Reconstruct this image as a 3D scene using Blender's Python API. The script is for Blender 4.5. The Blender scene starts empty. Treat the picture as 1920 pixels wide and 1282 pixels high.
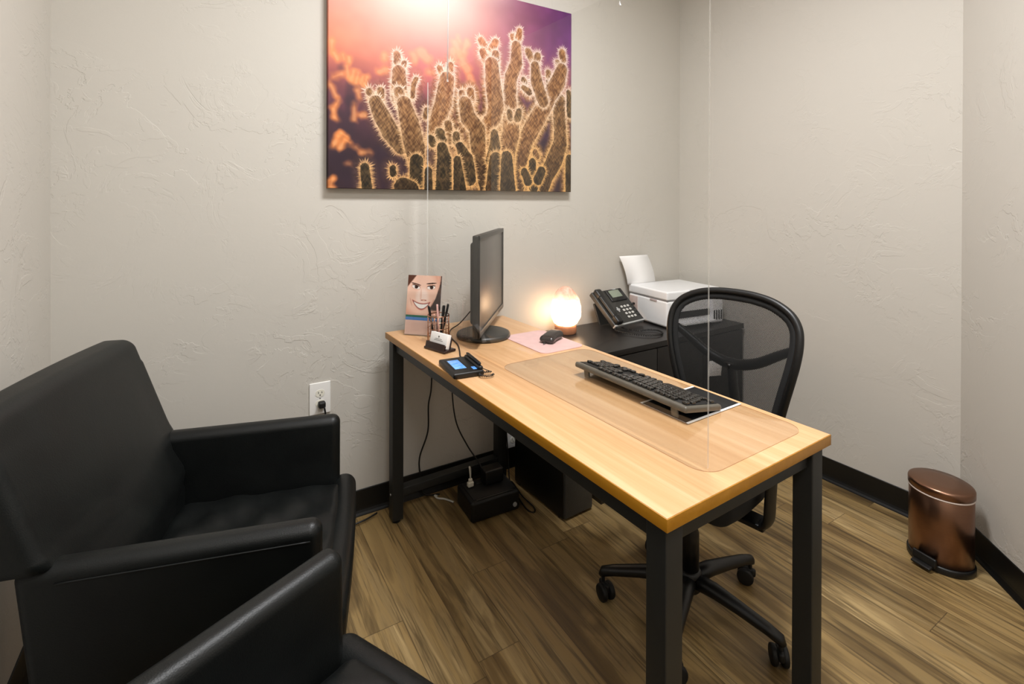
import bpy, bmesh, math, random
import numpy as np
from mathutils import Vector, Matrix, Euler
random.seed(4); PI = math.pi

# ------------------------------------------------------------------ camera, world, exposure
SC = bpy.context.scene; COL = SC.collection
cam = bpy.data.objects.new('camera', bpy.data.cameras.new('camera')); COL.objects.link(cam)
cam.data.sensor_fit = 'HORIZONTAL'; cam.data.sensor_width = 36.0
cam.data.lens = 931.55/1920*36.0
cam.data.shift_x = 0.0; cam.data.shift_y = (382.55-641.0)/1920
cam.data.clip_start = 0.01; cam.data.clip_end = 50
_yaw, _pitch, _roll = 0.5462, -0.0039, 0.0029
_f = Vector((math.sin(_yaw)*math.cos(_pitch), math.cos(_yaw)*math.cos(_pitch), math.sin(_pitch)))
_r = Vector((math.cos(_yaw), -math.sin(_yaw), 0)); _u = _r.cross(_f)
_r2 = _r*math.cos(_roll)+_u*math.sin(_roll); _u2 = -_r*math.sin(_roll)+_u*math.cos(_roll)
cam.matrix_world = Matrix(((_r2.x,_u2.x,-_f.x,0),(_r2.y,_u2.y,-_f.y,0),(_r2.z,_u2.z,-_f.z,1.285),(0,0,0,1)))
SC.camera = cam
wd = bpy.data.worlds.new('world'); SC.world = wd; wd.use_nodes = True
wd.node_tree.nodes['Background'].inputs[0].default_value = (0.9,0.95,1,1)
wd.node_tree.nodes['Background'].inputs[1].default_value = 0.0
SC.view_settings.view_transform = 'Standard'; SC.view_settings.look = 'None'
SC.view_settings.gamma = 1; SC.view_settings.exposure = 0.0; SC.view_settings.use_curve_mapping = False
CEIL = 2.74
MAIN_W, MAIN_POS, MAIN_COL = 52.0, (0.92, 0.90), (0.985, 0.99, 1.0)
FILL_W, FILL_POS = 21.0, (0.15, -0.48)

# ------------------------------------------------------------------ mesh builder
class MB:
    def __init__(s): s.v=[]; s.f=[]; s.sm=[]; s.mi=[]
    def add(s, vs, fs, M=None, smooth=True, mi=0):
        o=len(s.v)
        for p in vs:
            p=Vector(p)
            s.v.append(M@p if M else p)
        for f in fs: s.f.append([i+o for i in f]); s.sm.append(smooth); s.mi.append(mi)
        return s
    def box(s, c, size, r=0.002, k=2, n=(1,1,1), rot=None, warp=None, mi=0):
        h=[max(a/2,1e-5) for a in size]; r=max(min(r,min(h)*0.999),1e-5)
        ax=[]
        for i in range(3):
            e=[h[i]-r+r*math.tan(j*PI/4/k) for j in range(k+1)]
            m=[-(h[i]-r)+2*(h[i]-r)*j/n[i] for j in range(1,n[i])]
            a=[-x for x in reversed(e)]+m+e
            ax.append(a)
        idx={}; vs=[]; fs=[]
        def vid(p):
            key=(round(p[0],7),round(p[1],7),round(p[2],7))
            if key not in idx:
                inn=Vector([max(-(h[i]-r),min(h[i]-r,p[i])) for i in range(3)])
                d=Vector(p)-inn
                q=inn+d.normalized()*r if d.length>1e-9 else Vector(p)
                idx[key]=len(vs); vs.append(q)
            return idx[key]
        for a in range(3):
            b,c2=(a+1)%3,(a+2)%3
            for sgn in (-1,1):
                for i in range(len(ax[b])-1):
                    for j in range(len(ax[c2])-1):
                        q=[]
                        for (u,w) in ((i,j),(i+1,j),(i+1,j+1),(i,j+1)):
                            p=[0,0,0]; p[a]=sgn*h[a]; p[b]=ax[b][u]; p[c2]=ax[c2][w]; q.append(vid(p))
                        if sgn<0: q.reverse()
                        if len(set(q))>2: fs.append(list(dict.fromkeys(q)))
        if warp: vs=[Vector(warp(p.copy())) for p in vs]
        M=Matrix.Translation(Vector(c))
        if rot is not None: M=M@Euler(rot).to_matrix().to_4x4()
        return s.add(vs,fs,M,True,mi)
    def lathe(s, prof, c=(0,0,0), seg=32, rot=None, sx=1, sy=1, mi=0):
        vs=[];fs=[];rows=[]
        for (r,z) in prof:
            if r<1e-6: rows.append([len(vs)]); vs.append((0,0,z))
            else:
                rows.append(list(range(len(vs),len(vs)+seg)))
                for i in range(seg): vs.append((r*sx*math.cos(2*PI*i/seg), r*sy*math.sin(2*PI*i/seg), z))
        for a,b in zip(rows,rows[1:]):
            for i in range(seg):
                j=(i+1)%seg
                if len(a)==1 and len(b)==1: continue
                if len(a)==1: fs.append([a[0],b[j],b[i]])
                elif len(b)==1: fs.append([a[i],a[j],b[0]])
                else: fs.append([a[i],a[j],b[j],b[i]])
        M=Matrix.Translation(Vector(c))
        if rot is not None: M=M@Euler(rot).to_matrix().to_4x4()
        return s.add(vs,fs,M,True,mi)
    def cyl(s, c, r, h, seg=24, rot=None, bev=0.001, r2=None, mi=0):
        r2=r if r2 is None else r2; b=min(bev,r*.4,h*.4)
        return s.lathe([(0,-h/2),(r-b,-h/2),(r-b*.3,-h/2+b*.3),(r,-h/2+b),(r2,h/2-b),(r2-b*.3,h/2-b*.3),(r2-b,h/2),(0,h/2)],c,seg,rot,mi=mi)
    def tube(s, pts, r, seg=8, closed=False, flat=1.0, up=None, mi=0):
        P=[Vector(p) for p in pts]; n=len(P); R=r if isinstance(r,(list,tuple)) else [r]*n
        vs=[];fs=[]; prev=None
        for i in range(n):
            if closed: t=P[(i+1)%n]-P[i-1]
            else: t=P[min(i+1,n-1)]-P[max(i-1,0)]
            t.normalize()
            ref=Vector(up) if up is not None else (prev if prev is not None else (Vector((0,0,1)) if abs(t.z)<.9 else Vector((1,0,0))))
            a=ref-t*ref.dot(t)
            if a.length<1e-5: a=Vector((1,0,0))-t*t.x
            a.normalize(); b=t.cross(a); prev=a
            for k in range(seg):
                an=2*PI*k/seg; vs.append(P[i]+a*math.cos(an)*R[i]*flat+b*math.sin(an)*R[i])
        m=n if closed else n-1
        for i in range(m):
            for k in range(seg):
                j=(k+1)%seg; i2=(i+1)%n
                fs.append([i*seg+k,i*seg+j,i2*seg+j,i2*seg+k])
        if not closed:
            fs.append(list(reversed(range(seg)))); fs.append([(n-1)*seg+k for k in range(seg)])
        return s.add(vs,fs,None,True,mi)
    def prism(s, poly, z0, z1, M=None, smooth=False, mi=0, side_mi=None):
        n=len(poly); vs=[(x,y,z0) for x,y in poly]+[(x,y,z1) for x,y in poly]
        s.add(vs,[list(reversed(range(n))),list(range(n,2*n))],M,smooth,mi)
        fs=[[i,(i+1)%n,n+(i+1)%n,n+i] for i in range(n)]
        return s.add(vs,fs,M,smooth,mi if side_mi is None else side_mi)
    def build(s, name, mat, parent=None, loc=(0,0,0), rot=(0,0,0), **tags):
        me=bpy.data.meshes.new(name); me.from_pydata([tuple(v) for v in s.v],[],s.f); me.update()
        bm=bmesh.new(); bm.from_mesh(me); bmesh.ops.recalc_face_normals(bm,faces=bm.faces); bm.to_mesh(me); bm.free()
        me.polygons.foreach_set('use_smooth',s.sm); me.polygons.foreach_set('material_index',s.mi)
        for m in (mat if isinstance(mat,(list,tuple)) else [mat]): me.materials.append(m)
        o=bpy.data.objects.new(name,me); COL.objects.link(o); o.location=loc; o.rotation_euler=rot
        if parent: o.parent=parent
        for k,v in tags.items(): o[k]=v
        return o
def thing(name, label, cat, loc=(0,0,0), rz=0, group=None, rot=None):
    o=bpy.data.objects.new(name,None); COL.objects.link(o); o.empty_display_size=.05
    o.location=loc; o.rotation_euler=rot or (0,0,rz); o['label']=label; o['category']=cat
    if group: o['group']=group
    return o
def rrect(w,h,r,k=6):
    out=[]
    for cx,cy,a0 in ((w/2-r,h/2-r,0),(-w/2+r,h/2-r,90),(-w/2+r,-h/2+r,180),(w/2-r,-h/2+r,270)):
        for i in range(k+1):
            a=math.radians(a0+90*i/k); out.append((cx+r*math.cos(a),cy+r*math.sin(a)))
    return out
def smoothpath(pts,n=8,closed=False):
    P=[Vector(p) for p in pts]; N=len(P); out=[]
    for i in range(N if closed else N-1):
        g=(lambda k:P[k%N]) if closed else (lambda k:P[max(0,min(N-1,k))])
        p0,p1,p2,p3=g(i-1),g(i),g(i+1),g(i+2)
        for j in range(n):
            t=j/n; out.append(.5*((2*p1)+(-p0+p2)*t+(2*p0-5*p1+4*p2-p3)*t*t+(-p0+3*p1-3*p2+p3)*t**3))
    if not closed: out.append(P[-1])
    return out
def text(body, size, mat, parent, loc, rot, name='lettering', ext=0.0002):
    cu=bpy.data.curves.new(name,'FONT'); cu.body=body; cu.size=size; cu.extrude=ext; cu.align_x='CENTER'; cu.align_y='CENTER'; cu.resolution_u=3
    t=bpy.data.objects.new('tmp',cu); COL.objects.link(t); bpy.context.view_layer.update()
    me=bpy.data.meshes.new_from_object(t.evaluated_get(bpy.context.evaluated_depsgraph_get()))
    bpy.data.objects.remove(t); me.materials.clear(); me.materials.append(mat)
    o=bpy.data.objects.new(name,me); COL.objects.link(o); o.parent=parent; o.location=loc; o.rotation_euler=rot
    return o

# ------------------------------------------------------------------ materials
def srgb(c):
    if isinstance(c,str): c=[int(c[i:i+2],16)/255 for i in (0,2,4)]
    return tuple((x/12.92 if x<=.04045 else ((x+.055)/1.055)**2.4) for x in c)+(1,)
class NT:
    def __init__(s,name):
        s.m=bpy.data.materials.new(name); s.m.use_nodes=True; s.t=s.m.node_tree; s.t.nodes.clear()
        s.out=s.n('ShaderNodeOutputMaterial')
    def n(s,typ,**kw):
        nd=s.t.nodes.new(typ)
        for k,v in kw.items(): setattr(nd,k,v)
        return nd
    def l(s,a,b): s.t.links.new(a,b)
    def math(s,op,a,b=None,c=None):
        nd=s.n('ShaderNodeMath',operation=op)
        for i,x in enumerate((a,b,c)):
            if x is None: continue
            if isinstance(x,(int,float)): nd.inputs[i].default_value=x
            else: s.l(x,nd.inputs[i])
        return nd.outputs[0]
    def coords(s,scale=(1,1,1),rot=(0,0,0),loc=(0,0,0)):
        c=s.n('ShaderNodeTexCoord'); m=s.n('ShaderNodeMapping'); s.l(c.outputs['Object'],m.inputs[0])
        m.inputs['Scale'].default_value=scale; m.inputs['Rotation'].default_value=rot; m.inputs['Location'].default_value=loc
        return m.outputs[0]
    def noise(s,vec,scale,detail=3,rough=.5,dist=0,dim='3D'):
        nd=s.n('ShaderNodeTexNoise',noise_dimensions=dim); s.l(vec,nd.inputs['Vector']); nd.inputs['Scale'].default_value=scale
        nd.inputs['Detail'].default_value=detail; nd.inputs['Roughness'].default_value=rough; nd.inputs['Distortion'].default_value=dist
        return nd.outputs[0]
    def ramp(s,fac,stops,interp='LINEAR'):
        r=s.n('ShaderNodeValToRGB'); s.l(fac,r.inputs[0]); e=r.color_ramp.elements; r.color_ramp.interpolation=interp
        while len(e)<len(stops): e.new(.5)
        for x,(p,c) in zip(e,stops): x.position=p; x.color=c if len(c)==4 else (*c,1)
        return r.outputs[0]
    def mix(s,fac,a,b,mode='MIX'):
        m=s.n('ShaderNodeMix',data_type='RGBA',blend_type=mode)
        for i,x in ((0,fac),(6,a),(7,b)):
            if isinstance(x,(int,float)): m.inputs[i].default_value=x
            elif isinstance(x,tuple): m.inputs[i].default_value=x
            else: s.l(x,m.inputs[i])
        return m.outputs[2]
    def bsdf(s,color,rough=.5,metal=0,spec=.5,bump=None,bstr=.2,bdist=.002,**kw):
        b=s.n('ShaderNodeBsdfPrincipled')
        for k,x in (('Base Color',color),('Roughness',rough),('Metallic',metal),('Specular IOR Level',spec)):
            if isinstance(x,(int,float,tuple)): b.inputs[k].default_value=x
            else: s.l(x,b.inputs[k])
        if bump is not None:
            bp=s.n('ShaderNodeBump'); bp.inputs['Strength'].default_value=bstr; bp.inputs['Distance'].default_value=bdist
            s.l(bump,bp.inputs['Height']); s.l(bp.outputs[0],b.inputs['Normal'])
        for k,v in kw.items():
            k=k.replace('_',' ')
            b.inputs[k].default_value=v
        s.l(b.outputs[0],s.out.inputs[0]); return b
def M(name,col,rough=.5,metal=0,spec=.5,var=.06,vscale=30,bstr=0,bscale=200,bdist=.001,**kw):
    t=NT(name); v=t.coords(); nz=t.noise(v,vscale,3)
    c=srgb(col); lo=tuple(x*(1-var) for x in c[:3])+(1,); hi=tuple(min(1,x*(1+var)) for x in c[:3])+(1,)
    colr=t.ramp(nz,[(.3,lo),(.7,hi)])
    bump=t.noise(v,bscale,2) if bstr else None
    t.bsdf(colr,rough,metal,spec,bump,bstr,bdist,**kw); return t.m
def wall_mat(name,col):
    t=NT(name); v=t.coords()
    # skip-trowel plaster: thin plateaus with soft torn edges
    w=t.noise(v,2.3,3,.5,.6)
    n1=t.noise(v,4.2,5,.62,1.1); n2=t.noise(v,9.0,4,.6,.8)
    e1=t.ramp(n1,[(.50,(0,0,0)),(.515,(1,1,1))]); e2=t.ramp(n2,[(.54,(0,0,0)),(.552,(1,1,1))])
    mask=t.ramp(w,[(.44,(0,0,0)),(.6,(1,1,1))])
    h=t.math('MULTIPLY',t.math('ADD',e1,t.math('MULTIPLY',e2,.6)),mask)
    fine=t.noise(v,120,3,.6); mid=t.noise(v,18,3,.5)
    hh=t.math('ADD',t.math('ADD',h,t.math('MULTIPLY',fine,.16)),t.math('MULTIPLY',mid,.45))
    c=srgb(col); lo=tuple(x*.975 for x in c[:3])+(1,)
    t.bsdf(t.mix(t.noise(v,3,2),lo,c),.62,0,.3,hh,.55,.0013); return t.m
def floor_mat():
    t=NT('floor_planks'); tc=t.n('ShaderNodeTexCoord'); sp=t.n('ShaderNodeSeparateXYZ'); t.l(tc.outputs['Object'],sp.inputs[0])
    X,Y=sp.outputs[0],sp.outputs[1]; PW,PL=.134,1.22
    fx=t.math('DIVIDE',t.math('ADD',X,.029),PW); ix=t.math('FLOOR',fx); ux=t.math('FRACT',fx)
    wn=t.n('ShaderNodeTexWhiteNoise',noise_dimensions='1D'); t.l(ix,wn.inputs['W'])
    fy=t.math('ADD',t.math('DIVIDE',Y,PL),t.math('MULTIPLY',wn.outputs[0],7.3)); iy=t.math('FLOOR',fy); uy=t.math('FRACT',fy)
    cb=t.n('ShaderNodeCombineXYZ'); t.l(ix,cb.inputs[0]); t.l(iy,cb.inputs[1])
    w2=t.n('ShaderNodeTexWhiteNoise',noise_dimensions='2D'); t.l(cb.outputs[0],w2.inputs['Vector'])
    ofs=t.n('ShaderNodeVectorMath',operation='SCALE'); t.l(w2.outputs['Color'],ofs.inputs[0]); ofs.inputs['Scale'].default_value=9
    def gv(sx,sy):
        c=t.n('ShaderNodeCombineXYZ'); t.l(t.math('MULTIPLY',X,sx),c.inputs[0]); t.l(t.math('MULTIPLY',Y,sy),c.inputs[1])
        a=t.n('ShaderNodeVectorMath',operation='ADD'); t.l(c.outputs[0],a.inputs[0]); t.l(ofs.outputs[0],a.inputs[1]); return a.outputs[0]
    big=t.noise(gv(9,1.1),1.0,4,.55,1.4)            # broad cathedral figure
    fine=t.noise(gv(75,2.6),1.0,4,.65,.3)
    band=t.math('FRACT',t.math('MULTIPLY',big,7.0)); band=t.math('ABSOLUTE',t.math('SUBTRACT',band,.5))
    base=t.ramp(big,[(.22,srgb('493820')),(.38,srgb('78603a')),(.52,srgb('9f8455')),(.75,srgb('c2a878'))])
    base=t.mix(t.math('MULTIPLY',band,.75),base,srgb('5f4d34'),'MIX')
    base=t.mix(t.ramp(fine,[(.34,(.7,.7,.7)),(.50,(0,0,0))]),base,srgb('43341f'),'MIX')
    tone=t.math('ADD',t.math('MULTIPLY',w2.outputs[0],.40),.72)
    vc=t.n('ShaderNodeCombineXYZ')
    for i in range(3): t.l(tone,vc.inputs[i])
    base=t.mix(1.0,base,vc.outputs[0],'MULTIPLY')
    ex=t.math('MINIMUM',ux,t.math('SUBTRACT',1,ux)); ey=t.math('MULTIPLY',t.math('MINIMUM',uy,t.math('SUBTRACT',1,uy)),PL/PW)
    e=t.math('MINIMUM',ex,ey); gap=t.math('LESS_THAN',e,.009)
    base=t.mix(t.math('MULTIPLY',gap,.6),base,srgb('3b2c1c'))
    hgt=t.math('SUBTRACT',t.math('MULTIPLY',fine,.3),gap)
    t.bsdf(base,t.math('ADD',.36,t.math('MULTIPLY',fine,.2)),0,.4,hgt,.25,.0008); return t.m
def desk_wood(name,a,b,c):
    t=NT(name); v=t.coords((22,1.1,22)); v2=t.coords((110,2.0,110)); v3=t.coords((6,.35,6))
    n=t.noise(v,1,4,.55,.5); f=t.noise(v2,1,4,.6,.2); g=t.noise(v3,1,2,.5,.4)
    col=t.ramp(n,[(.25,srgb(a)),(.5,srgb(b)),(.75,srgb(c))])
    col=t.mix(t.ramp(f,[(.35,(.42,.42,.42)),(.55,(0,0,0))]),col,srgb(a)); col=t.mix(t.math('MULTIPLY',g,.35),col,srgb(c))
    t.bsdf(col,.34,0,.45,f,.06,.0004); return t.m
def leather():
    t=NT('black_leather'); v=t.coords()
    vo=t.n('ShaderNodeTexVoronoi'); t.l(v,vo.inputs['Vector']); vo.inputs['Scale'].default_value=420
    w=t.noise(v,7,4,.55,.6); h=t.math('ADD',t.math('MULTIPLY',vo.outputs[0],.25),t.math('MULTIPLY',w,1.2))
    c=t.ramp(w,[(.3,srgb('080a0a')),(.7,srgb('0f1211'))])
    t.bsdf(c,t.math('ADD',.38,t.math('MULTIPLY',w,.14)),0,.34,h,.30,.002); return t.m
def metal_mat(name,col,rough=.3,aniso=True):
    t=NT(name); v=t.coords((1,1,300)); n=t.noise(v,2,3); c=srgb(col)
    t.bsdf(t.ramp(n,[(.3,tuple(x*.9 for x in c[:3])+(1,)),(.7,c)]),t.math('ADD',rough-.05,t.math('MULTIPLY',n,.12)),1,.5); return t.m
def clear_mat(name,tint=(1,1,1,1),ior=1.49,extra=0.0):
    t=NT(name); tr=t.n('ShaderNodeBsdfTransparent'); gl=t.n('ShaderNodeBsdfGlossy'); gl.inputs['Roughness'].default_value=.01
    nz=t.noise(t.coords(),3,2); t.l(t.ramp(nz,[(0,tint),(1,tuple(min(1,x*.995) for x in tint[:3])+(1,))]),tr.inputs[0])
    # Schlick reflectance on the entering face only (the sheet is not refracting, so no inner mirror)
    ge=t.n('ShaderNodeNewGeometry'); dt=t.n('ShaderNodeVectorMath',operation='DOT_PRODUCT'); t.l(ge.outputs['Normal'],dt.inputs[0]); t.l(ge.outputs['Incoming'],dt.inputs[1])
    f0=((ior-1)/(ior+1))**2; q=t.math('POWER',t.math('SUBTRACT',1.0,t.math('ABSOLUTE',dt.outputs['Value'])),5.0)
    fr=t.math('MULTIPLY',t.math('ADD',f0*1.2,t.math('MULTIPLY',q,.96)),t.math('SUBTRACT',1.0,ge.outputs['Backfacing']))
    mx=t.n('ShaderNodeMixShader'); t.l(fr,mx.inputs[0]); t.l(tr.outputs[0],mx.inputs[1]); t.l(gl.outputs[0],mx.inputs[2])
    o=mx.outputs[0]
    if extra:
        d=t.n('ShaderNodeBsdfDiffuse'); d.inputs[0].default_value=(.9,.9,.88,1)
        m2=t.n('ShaderNodeMixShader'); m2.inputs[0].default_value=extra; t.l(o,m2.inputs[1]); t.l(d.outputs[0],m2.inputs[2]); o=m2.outputs[0]
    t.l(o,t.out.inputs[0]); return t.m
def mesh_fabric():
    t=NT('black_mesh_fabric'); tc=t.n('ShaderNodeTexCoord'); sp=t.n('ShaderNodeSeparateXYZ'); t.l(tc.outputs['Object'],sp.inputs[0])
    k=2*PI/.0046
    a=t.math('SINE',t.math('MULTIPLY',t.math('ADD',sp.outputs[0],sp.outputs[2]),k)); b=t.math('SINE',t.math('MULTIPLY',t.math('SUBTRACT',sp.outputs[0],sp.outputs[2]),k))
    hole=t.math('GREATER_THAN',t.math('MULTIPLY',t.math('ADD',a,1),t.math('ADD',b,1)),1.25)
    tr=t.n('ShaderNodeBsdfTransparent'); d=t.n('ShaderNodeBsdfPrincipled'); d.inputs['Base Color'].default_value=srgb('0c0d0d'); d.inputs['Roughness'].default_value=.8
    mx=t.n('ShaderNodeMixShader'); t.l(hole,mx.inputs[0]); t.l(d.outputs[0],mx.inputs[1]); t.l(tr.outputs[0],mx.inputs[2]); t.l(mx.outputs[0],t.out.inputs[0]); return t.m
def vcol_mat(name,rough=.5,spec=.3):
    t=NT(name); a=t.n('ShaderNodeVertexColor'); a.layer_name='Col'
    n=t.noise(t.coords(),900,2); t.bsdf(a.outputs[0],rough,0,spec,n,.05,.0003); return t.m
WALL='c6c1b8'
m_wall=wall_mat('wall_plaster',WALL); m_ceil=wall_mat('ceiling_plaster','e6e3dc'); m_floor=floor_mat()
m_base=M('black_vinyl','060707',.45,var=.1)
m_top=desk_wood('maple_laminate','c38f5c','d8aa7b','e5c097'); m_edge=desk_wood('amber_edge_band','9c6810','ab7519','b98228')
m_steel=M('charcoal_powder_coat','1d1e1d',.5,bstr=.15,bscale=900,bdist=.0004); m_leather=leather()
m_black=M('black_plastic','0b0b0b',.42); m_blackm=M('matte_black_plastic','0a0a0a',.6); m_dark=M('dark_grey_plastic','2b2a27',.42)
m_white=M('white_plastic','ececec',.35,var=.01); m_paper=M('white_paper','f2f0ee',.8,var=.01)
m_cab=M('black_brown_laminate','120f0e',.36,var=.25,vscale=12); m_copper=metal_mat('rose_copper','93705c',.30)
m_pink=M('pink_leatherette','d9b3ae',.6,bstr=.1,bscale=500); m_grey=M('light_grey_plastic','a9a9a7',.45)
m_chrome=metal_mat('rose_gold_wire','c69880',.25); m_acryl=clear_mat('clear_acrylic',(.985,.985,.98,1)); m_acryl_edge=clear_mat('acrylic_cut_edge',(.9,.88,.84,1),1.5,.30)
m_mat=clear_mat('clear_vinyl',(.965,.965,.955,1),1.45); m_mat_edge=clear_mat('vinyl_cut_edge',(.62,.48,.36,1),1.5,.1)
m_mesh=mesh_fabric(); m_fabric=M('black_seat_fabric','141414',.85,bstr=.4,bscale=900,bdist=.0006)
m_print=vcol_mat('printed_canvas',.55,.25); m_gloss=vcol_mat('glossy_print',.25,.4); m_key=M('black_key_plastic','24221f',.2,spec=.9); m_kcase=M('grey_case_plastic','5a554c',.4)  # keyboard case is a lighter grey than its keys
m_brass=M('outlet_white','eceae6',.35,var=.01); m_hole=M('dark_slot','141210',.6); m_cream=M('receptacle_cream','eae6d8',.35,var=.01)
m_cord=M('black_cord','0c0c0c',.45); m_cordw=M('white_cord','d6d2c8',.45)
m_silver=metal_mat('satin_silver','b8b8b6',.35)

# strokes of the cactus print (u, v, radius in canvas widths)
FG=[(0.5,[(0.9412,0.3851,0.0255),(0.9359,0.3279,0.0282),(0.9417,0.2605,0.0285),(0.942,0.2039,0.0312),(0.9142,0.1346,0.0365),(0.8733,0.0658,0.0301),(0.8464,0.0075,0.0298)]),(0.25,[(0.9936,0.1383,0.0204),(1.0,0.0098,0.0262)]),(0.25,[(0.9867,0.4243,0.0115),(0.9928,0.3333,0.0145)]),(0.6,[(0.8798,0.4966,0.0123),(0.8798,0.4788,0.0123)]),(0.5,[(0.8772,0.4583,0.0082),(0.8772,0.4495,0.0082)]),(0.5,[(0.7555,0.4515,0.0102),(0.7632,0.4438,0.0103)]),(0.5,[(0.7556,0.4191,0.0103),(0.7841,0.4051,0.0131)]),(0.75,[(0.9517,0.5904,0.0156),(0.9547,0.5636,0.0156)]),(0.7,[(0.9266,0.5459,0.0112),(0.935,0.5313,0.0113)]),(0.7,[(0.9492,0.5174,0.0256),(0.9297,0.4629,0.0338),(0.8856,0.4014,0.0303),(0.8532,0.3423,0.0326),(0.8055,0.2719,0.0345),(0.7666,0.2037,0.0312),(0.7412,0.1266,0.0309),(0.7239,0.0056,0.0306)]),(0.6,[(0.7783,0.5674,0.0143),(0.8019,0.5362,0.0158)]),(0.6,[(0.8256,0.5573,0.0147),(0.8204,0.5346,0.0133)]),(0.6,[(0.8125,0.5137,0.0186),(0.8207,0.449,0.0267),(0.8531,0.3755,0.0244)]),(0.85,[(0.7043,0.6174,0.0112),(0.7118,0.6017,0.0126)]),(0.85,[(0.737,0.6447,0.0114),(0.7319,0.6158,0.014)]),(0.7,[(0.722,0.5799,0.0202),(0.7222,0.5114,0.0254),(0.6973,0.4546,0.0251),(0.6901,0.3793,0.0275),(0.6953,0.3054,0.0301),(0.6981,0.2311,0.0352),(0.6785,0.1554,0.0348),(0.6667,0.0047,0.0396)]),(0.4,[(0.6904,0.3113,0.0124),(0.6954,0.2904,0.0125)]),(0.35,[(0.7355,0.3199,0.0128),(0.728,0.2934,0.0153)]),(0.9,[(0.5624,0.5762,0.0129),(0.5789,0.5522,0.014)]),(0.9,[(0.6261,0.5808,0.0132),(0.6095,0.551,0.0143)]),(0.7,[(0.5696,0.5343,0.014),(0.586,0.5039,0.0165)]),(0.65,[(0.6262,0.5349,0.0145),(0.624,0.5012,0.0167)]),(0.65,[(0.6096,0.4908,0.0264),(0.617,0.4127,0.0313),(0.6293,0.3305,0.0315),(0.6174,0.2835,0.0289),(0.5705,0.2319,0.0257)]),(0.55,[(0.4815,0.3637,0.0122),(0.4838,0.3398,0.0134)]),(0.55,[(0.5173,0.3759,0.0136),(0.5196,0.3438,0.0137)]),(0.5,[(0.495,0.3269,0.0247),(0.5085,0.2737,0.0296),(0.5474,0.2342,0.0301),(0.5522,0.1383,0.0279),(0.5709,0.0775,0.0282),(0.5946,0.0036,0.0309)]),(0.3,[(0.6224,0.2255,0.0144),(0.625,0.1734,0.0217),(0.6108,0.1205,0.0239)]),(0.25,[(0.6299,0.1214,0.0267),(0.6183,0.0039,0.0313)]),(0.25,[(0.6785,0.1343,0.0224),(0.6839,0.0049,0.0324)]),(0.7,[(0.8138,0.1629,0.0106),(0.8192,0.1456,0.0159)]),(0.2,[(0.8008,0.1184,0.0158),(0.8009,0.0746,0.0185),(0.8064,0.0199,0.0212)]),(0.2,[(0.7619,0.0777,0.0156),(0.7801,0.0412,0.0183)]),(0.2,[(0.8461,0.0827,0.0189),(0.8275,0.0469,0.0188)]),(0.6,[(0.2298,0.4709,0.0115),(0.2337,0.436,0.0135)]),(0.6,[(0.2569,0.4451,0.0087),(0.251,0.431,0.0099)]),(0.7,[(0.2376,0.4104,0.0213),(0.2377,0.3561,0.0253),(0.2417,0.3191,0.0272)]),(0.6,[(0.3004,0.3942,0.0081),(0.2905,0.372,0.008),(0.2866,0.3298,0.008)]),(0.5,[(0.3411,0.2895,0.0082),(0.335,0.2619,0.0083)]),(0.8,[(0.3905,0.4471,0.0096),(0.4012,0.4251,0.0106)]),(0.8,[(0.4353,0.4654,0.0097),(0.4311,0.4291,0.013)]),(0.7,[(0.4204,0.408,0.0259),(0.4078,0.3276,0.03),(0.3826,0.2468,0.0275),(0.3661,0.1831,0.023)]),(0.5,[(0.4251,0.2444,0.013),(0.4295,0.1873,0.0174)]),(0.55,[(0.1332,0.3307,0.0109),(0.1423,0.31,0.0128)]),(0.6,[(0.1734,0.3391,0.0113),(0.1717,0.3096,0.012)]),(0.5,[(0.1551,0.2967,0.0203),(0.1736,0.2565,0.0261),(0.2075,0.1984,0.0285),(0.2459,0.1505,0.0253)]),(0.55,[(0.2377,0.3412,0.0164),(0.2455,0.3101,0.0185)]),(0.6,[(0.2572,0.302,0.0235),(0.2769,0.2339,0.0319),(0.295,0.1535,0.0342),(0.303,0.1062,0.0283)]),(0.15,[(0.303,0.1024,0.0222),(0.3033,-0.0008,0.0262)]),(0.15,[(0.3933,0.2085,0.0169),(0.3976,0.1813,0.0191)]),(0.15,[(0.3578,0.1864,0.0114),(0.3661,0.1676,0.0125)]),(0.12,[(0.4018,0.1541,0.0192),(0.4105,0.1112,0.0257),(0.4086,0.0008,0.03)]),(0.2,[(0.3478,0.0696,0.0124),(0.3479,-0.0002,0.0145)]),(0.25,[(0.4577,0.2072,0.012),(0.46,0.1775,0.0132)]),(0.2,[(0.4732,0.1643,0.0155),(0.5023,0.1155,0.0248),(0.5137,0.045,0.025)]),(0.15,[(0.4624,0.1136,0.0131),(0.4737,0.0018,0.0244)]),(0.15,[(0.1192,0.0706,0.0144),(0.1229,0.0381,0.0144),(0.1266,-0.0035,0.0162)]),(0.2,[(0.2153,0.0723,0.0105),(0.2172,0.0538,0.0105)]),(0.35,[(0.2558,0.006,0.0315),(0.2715,-0.0051,0.0358)])]
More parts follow.
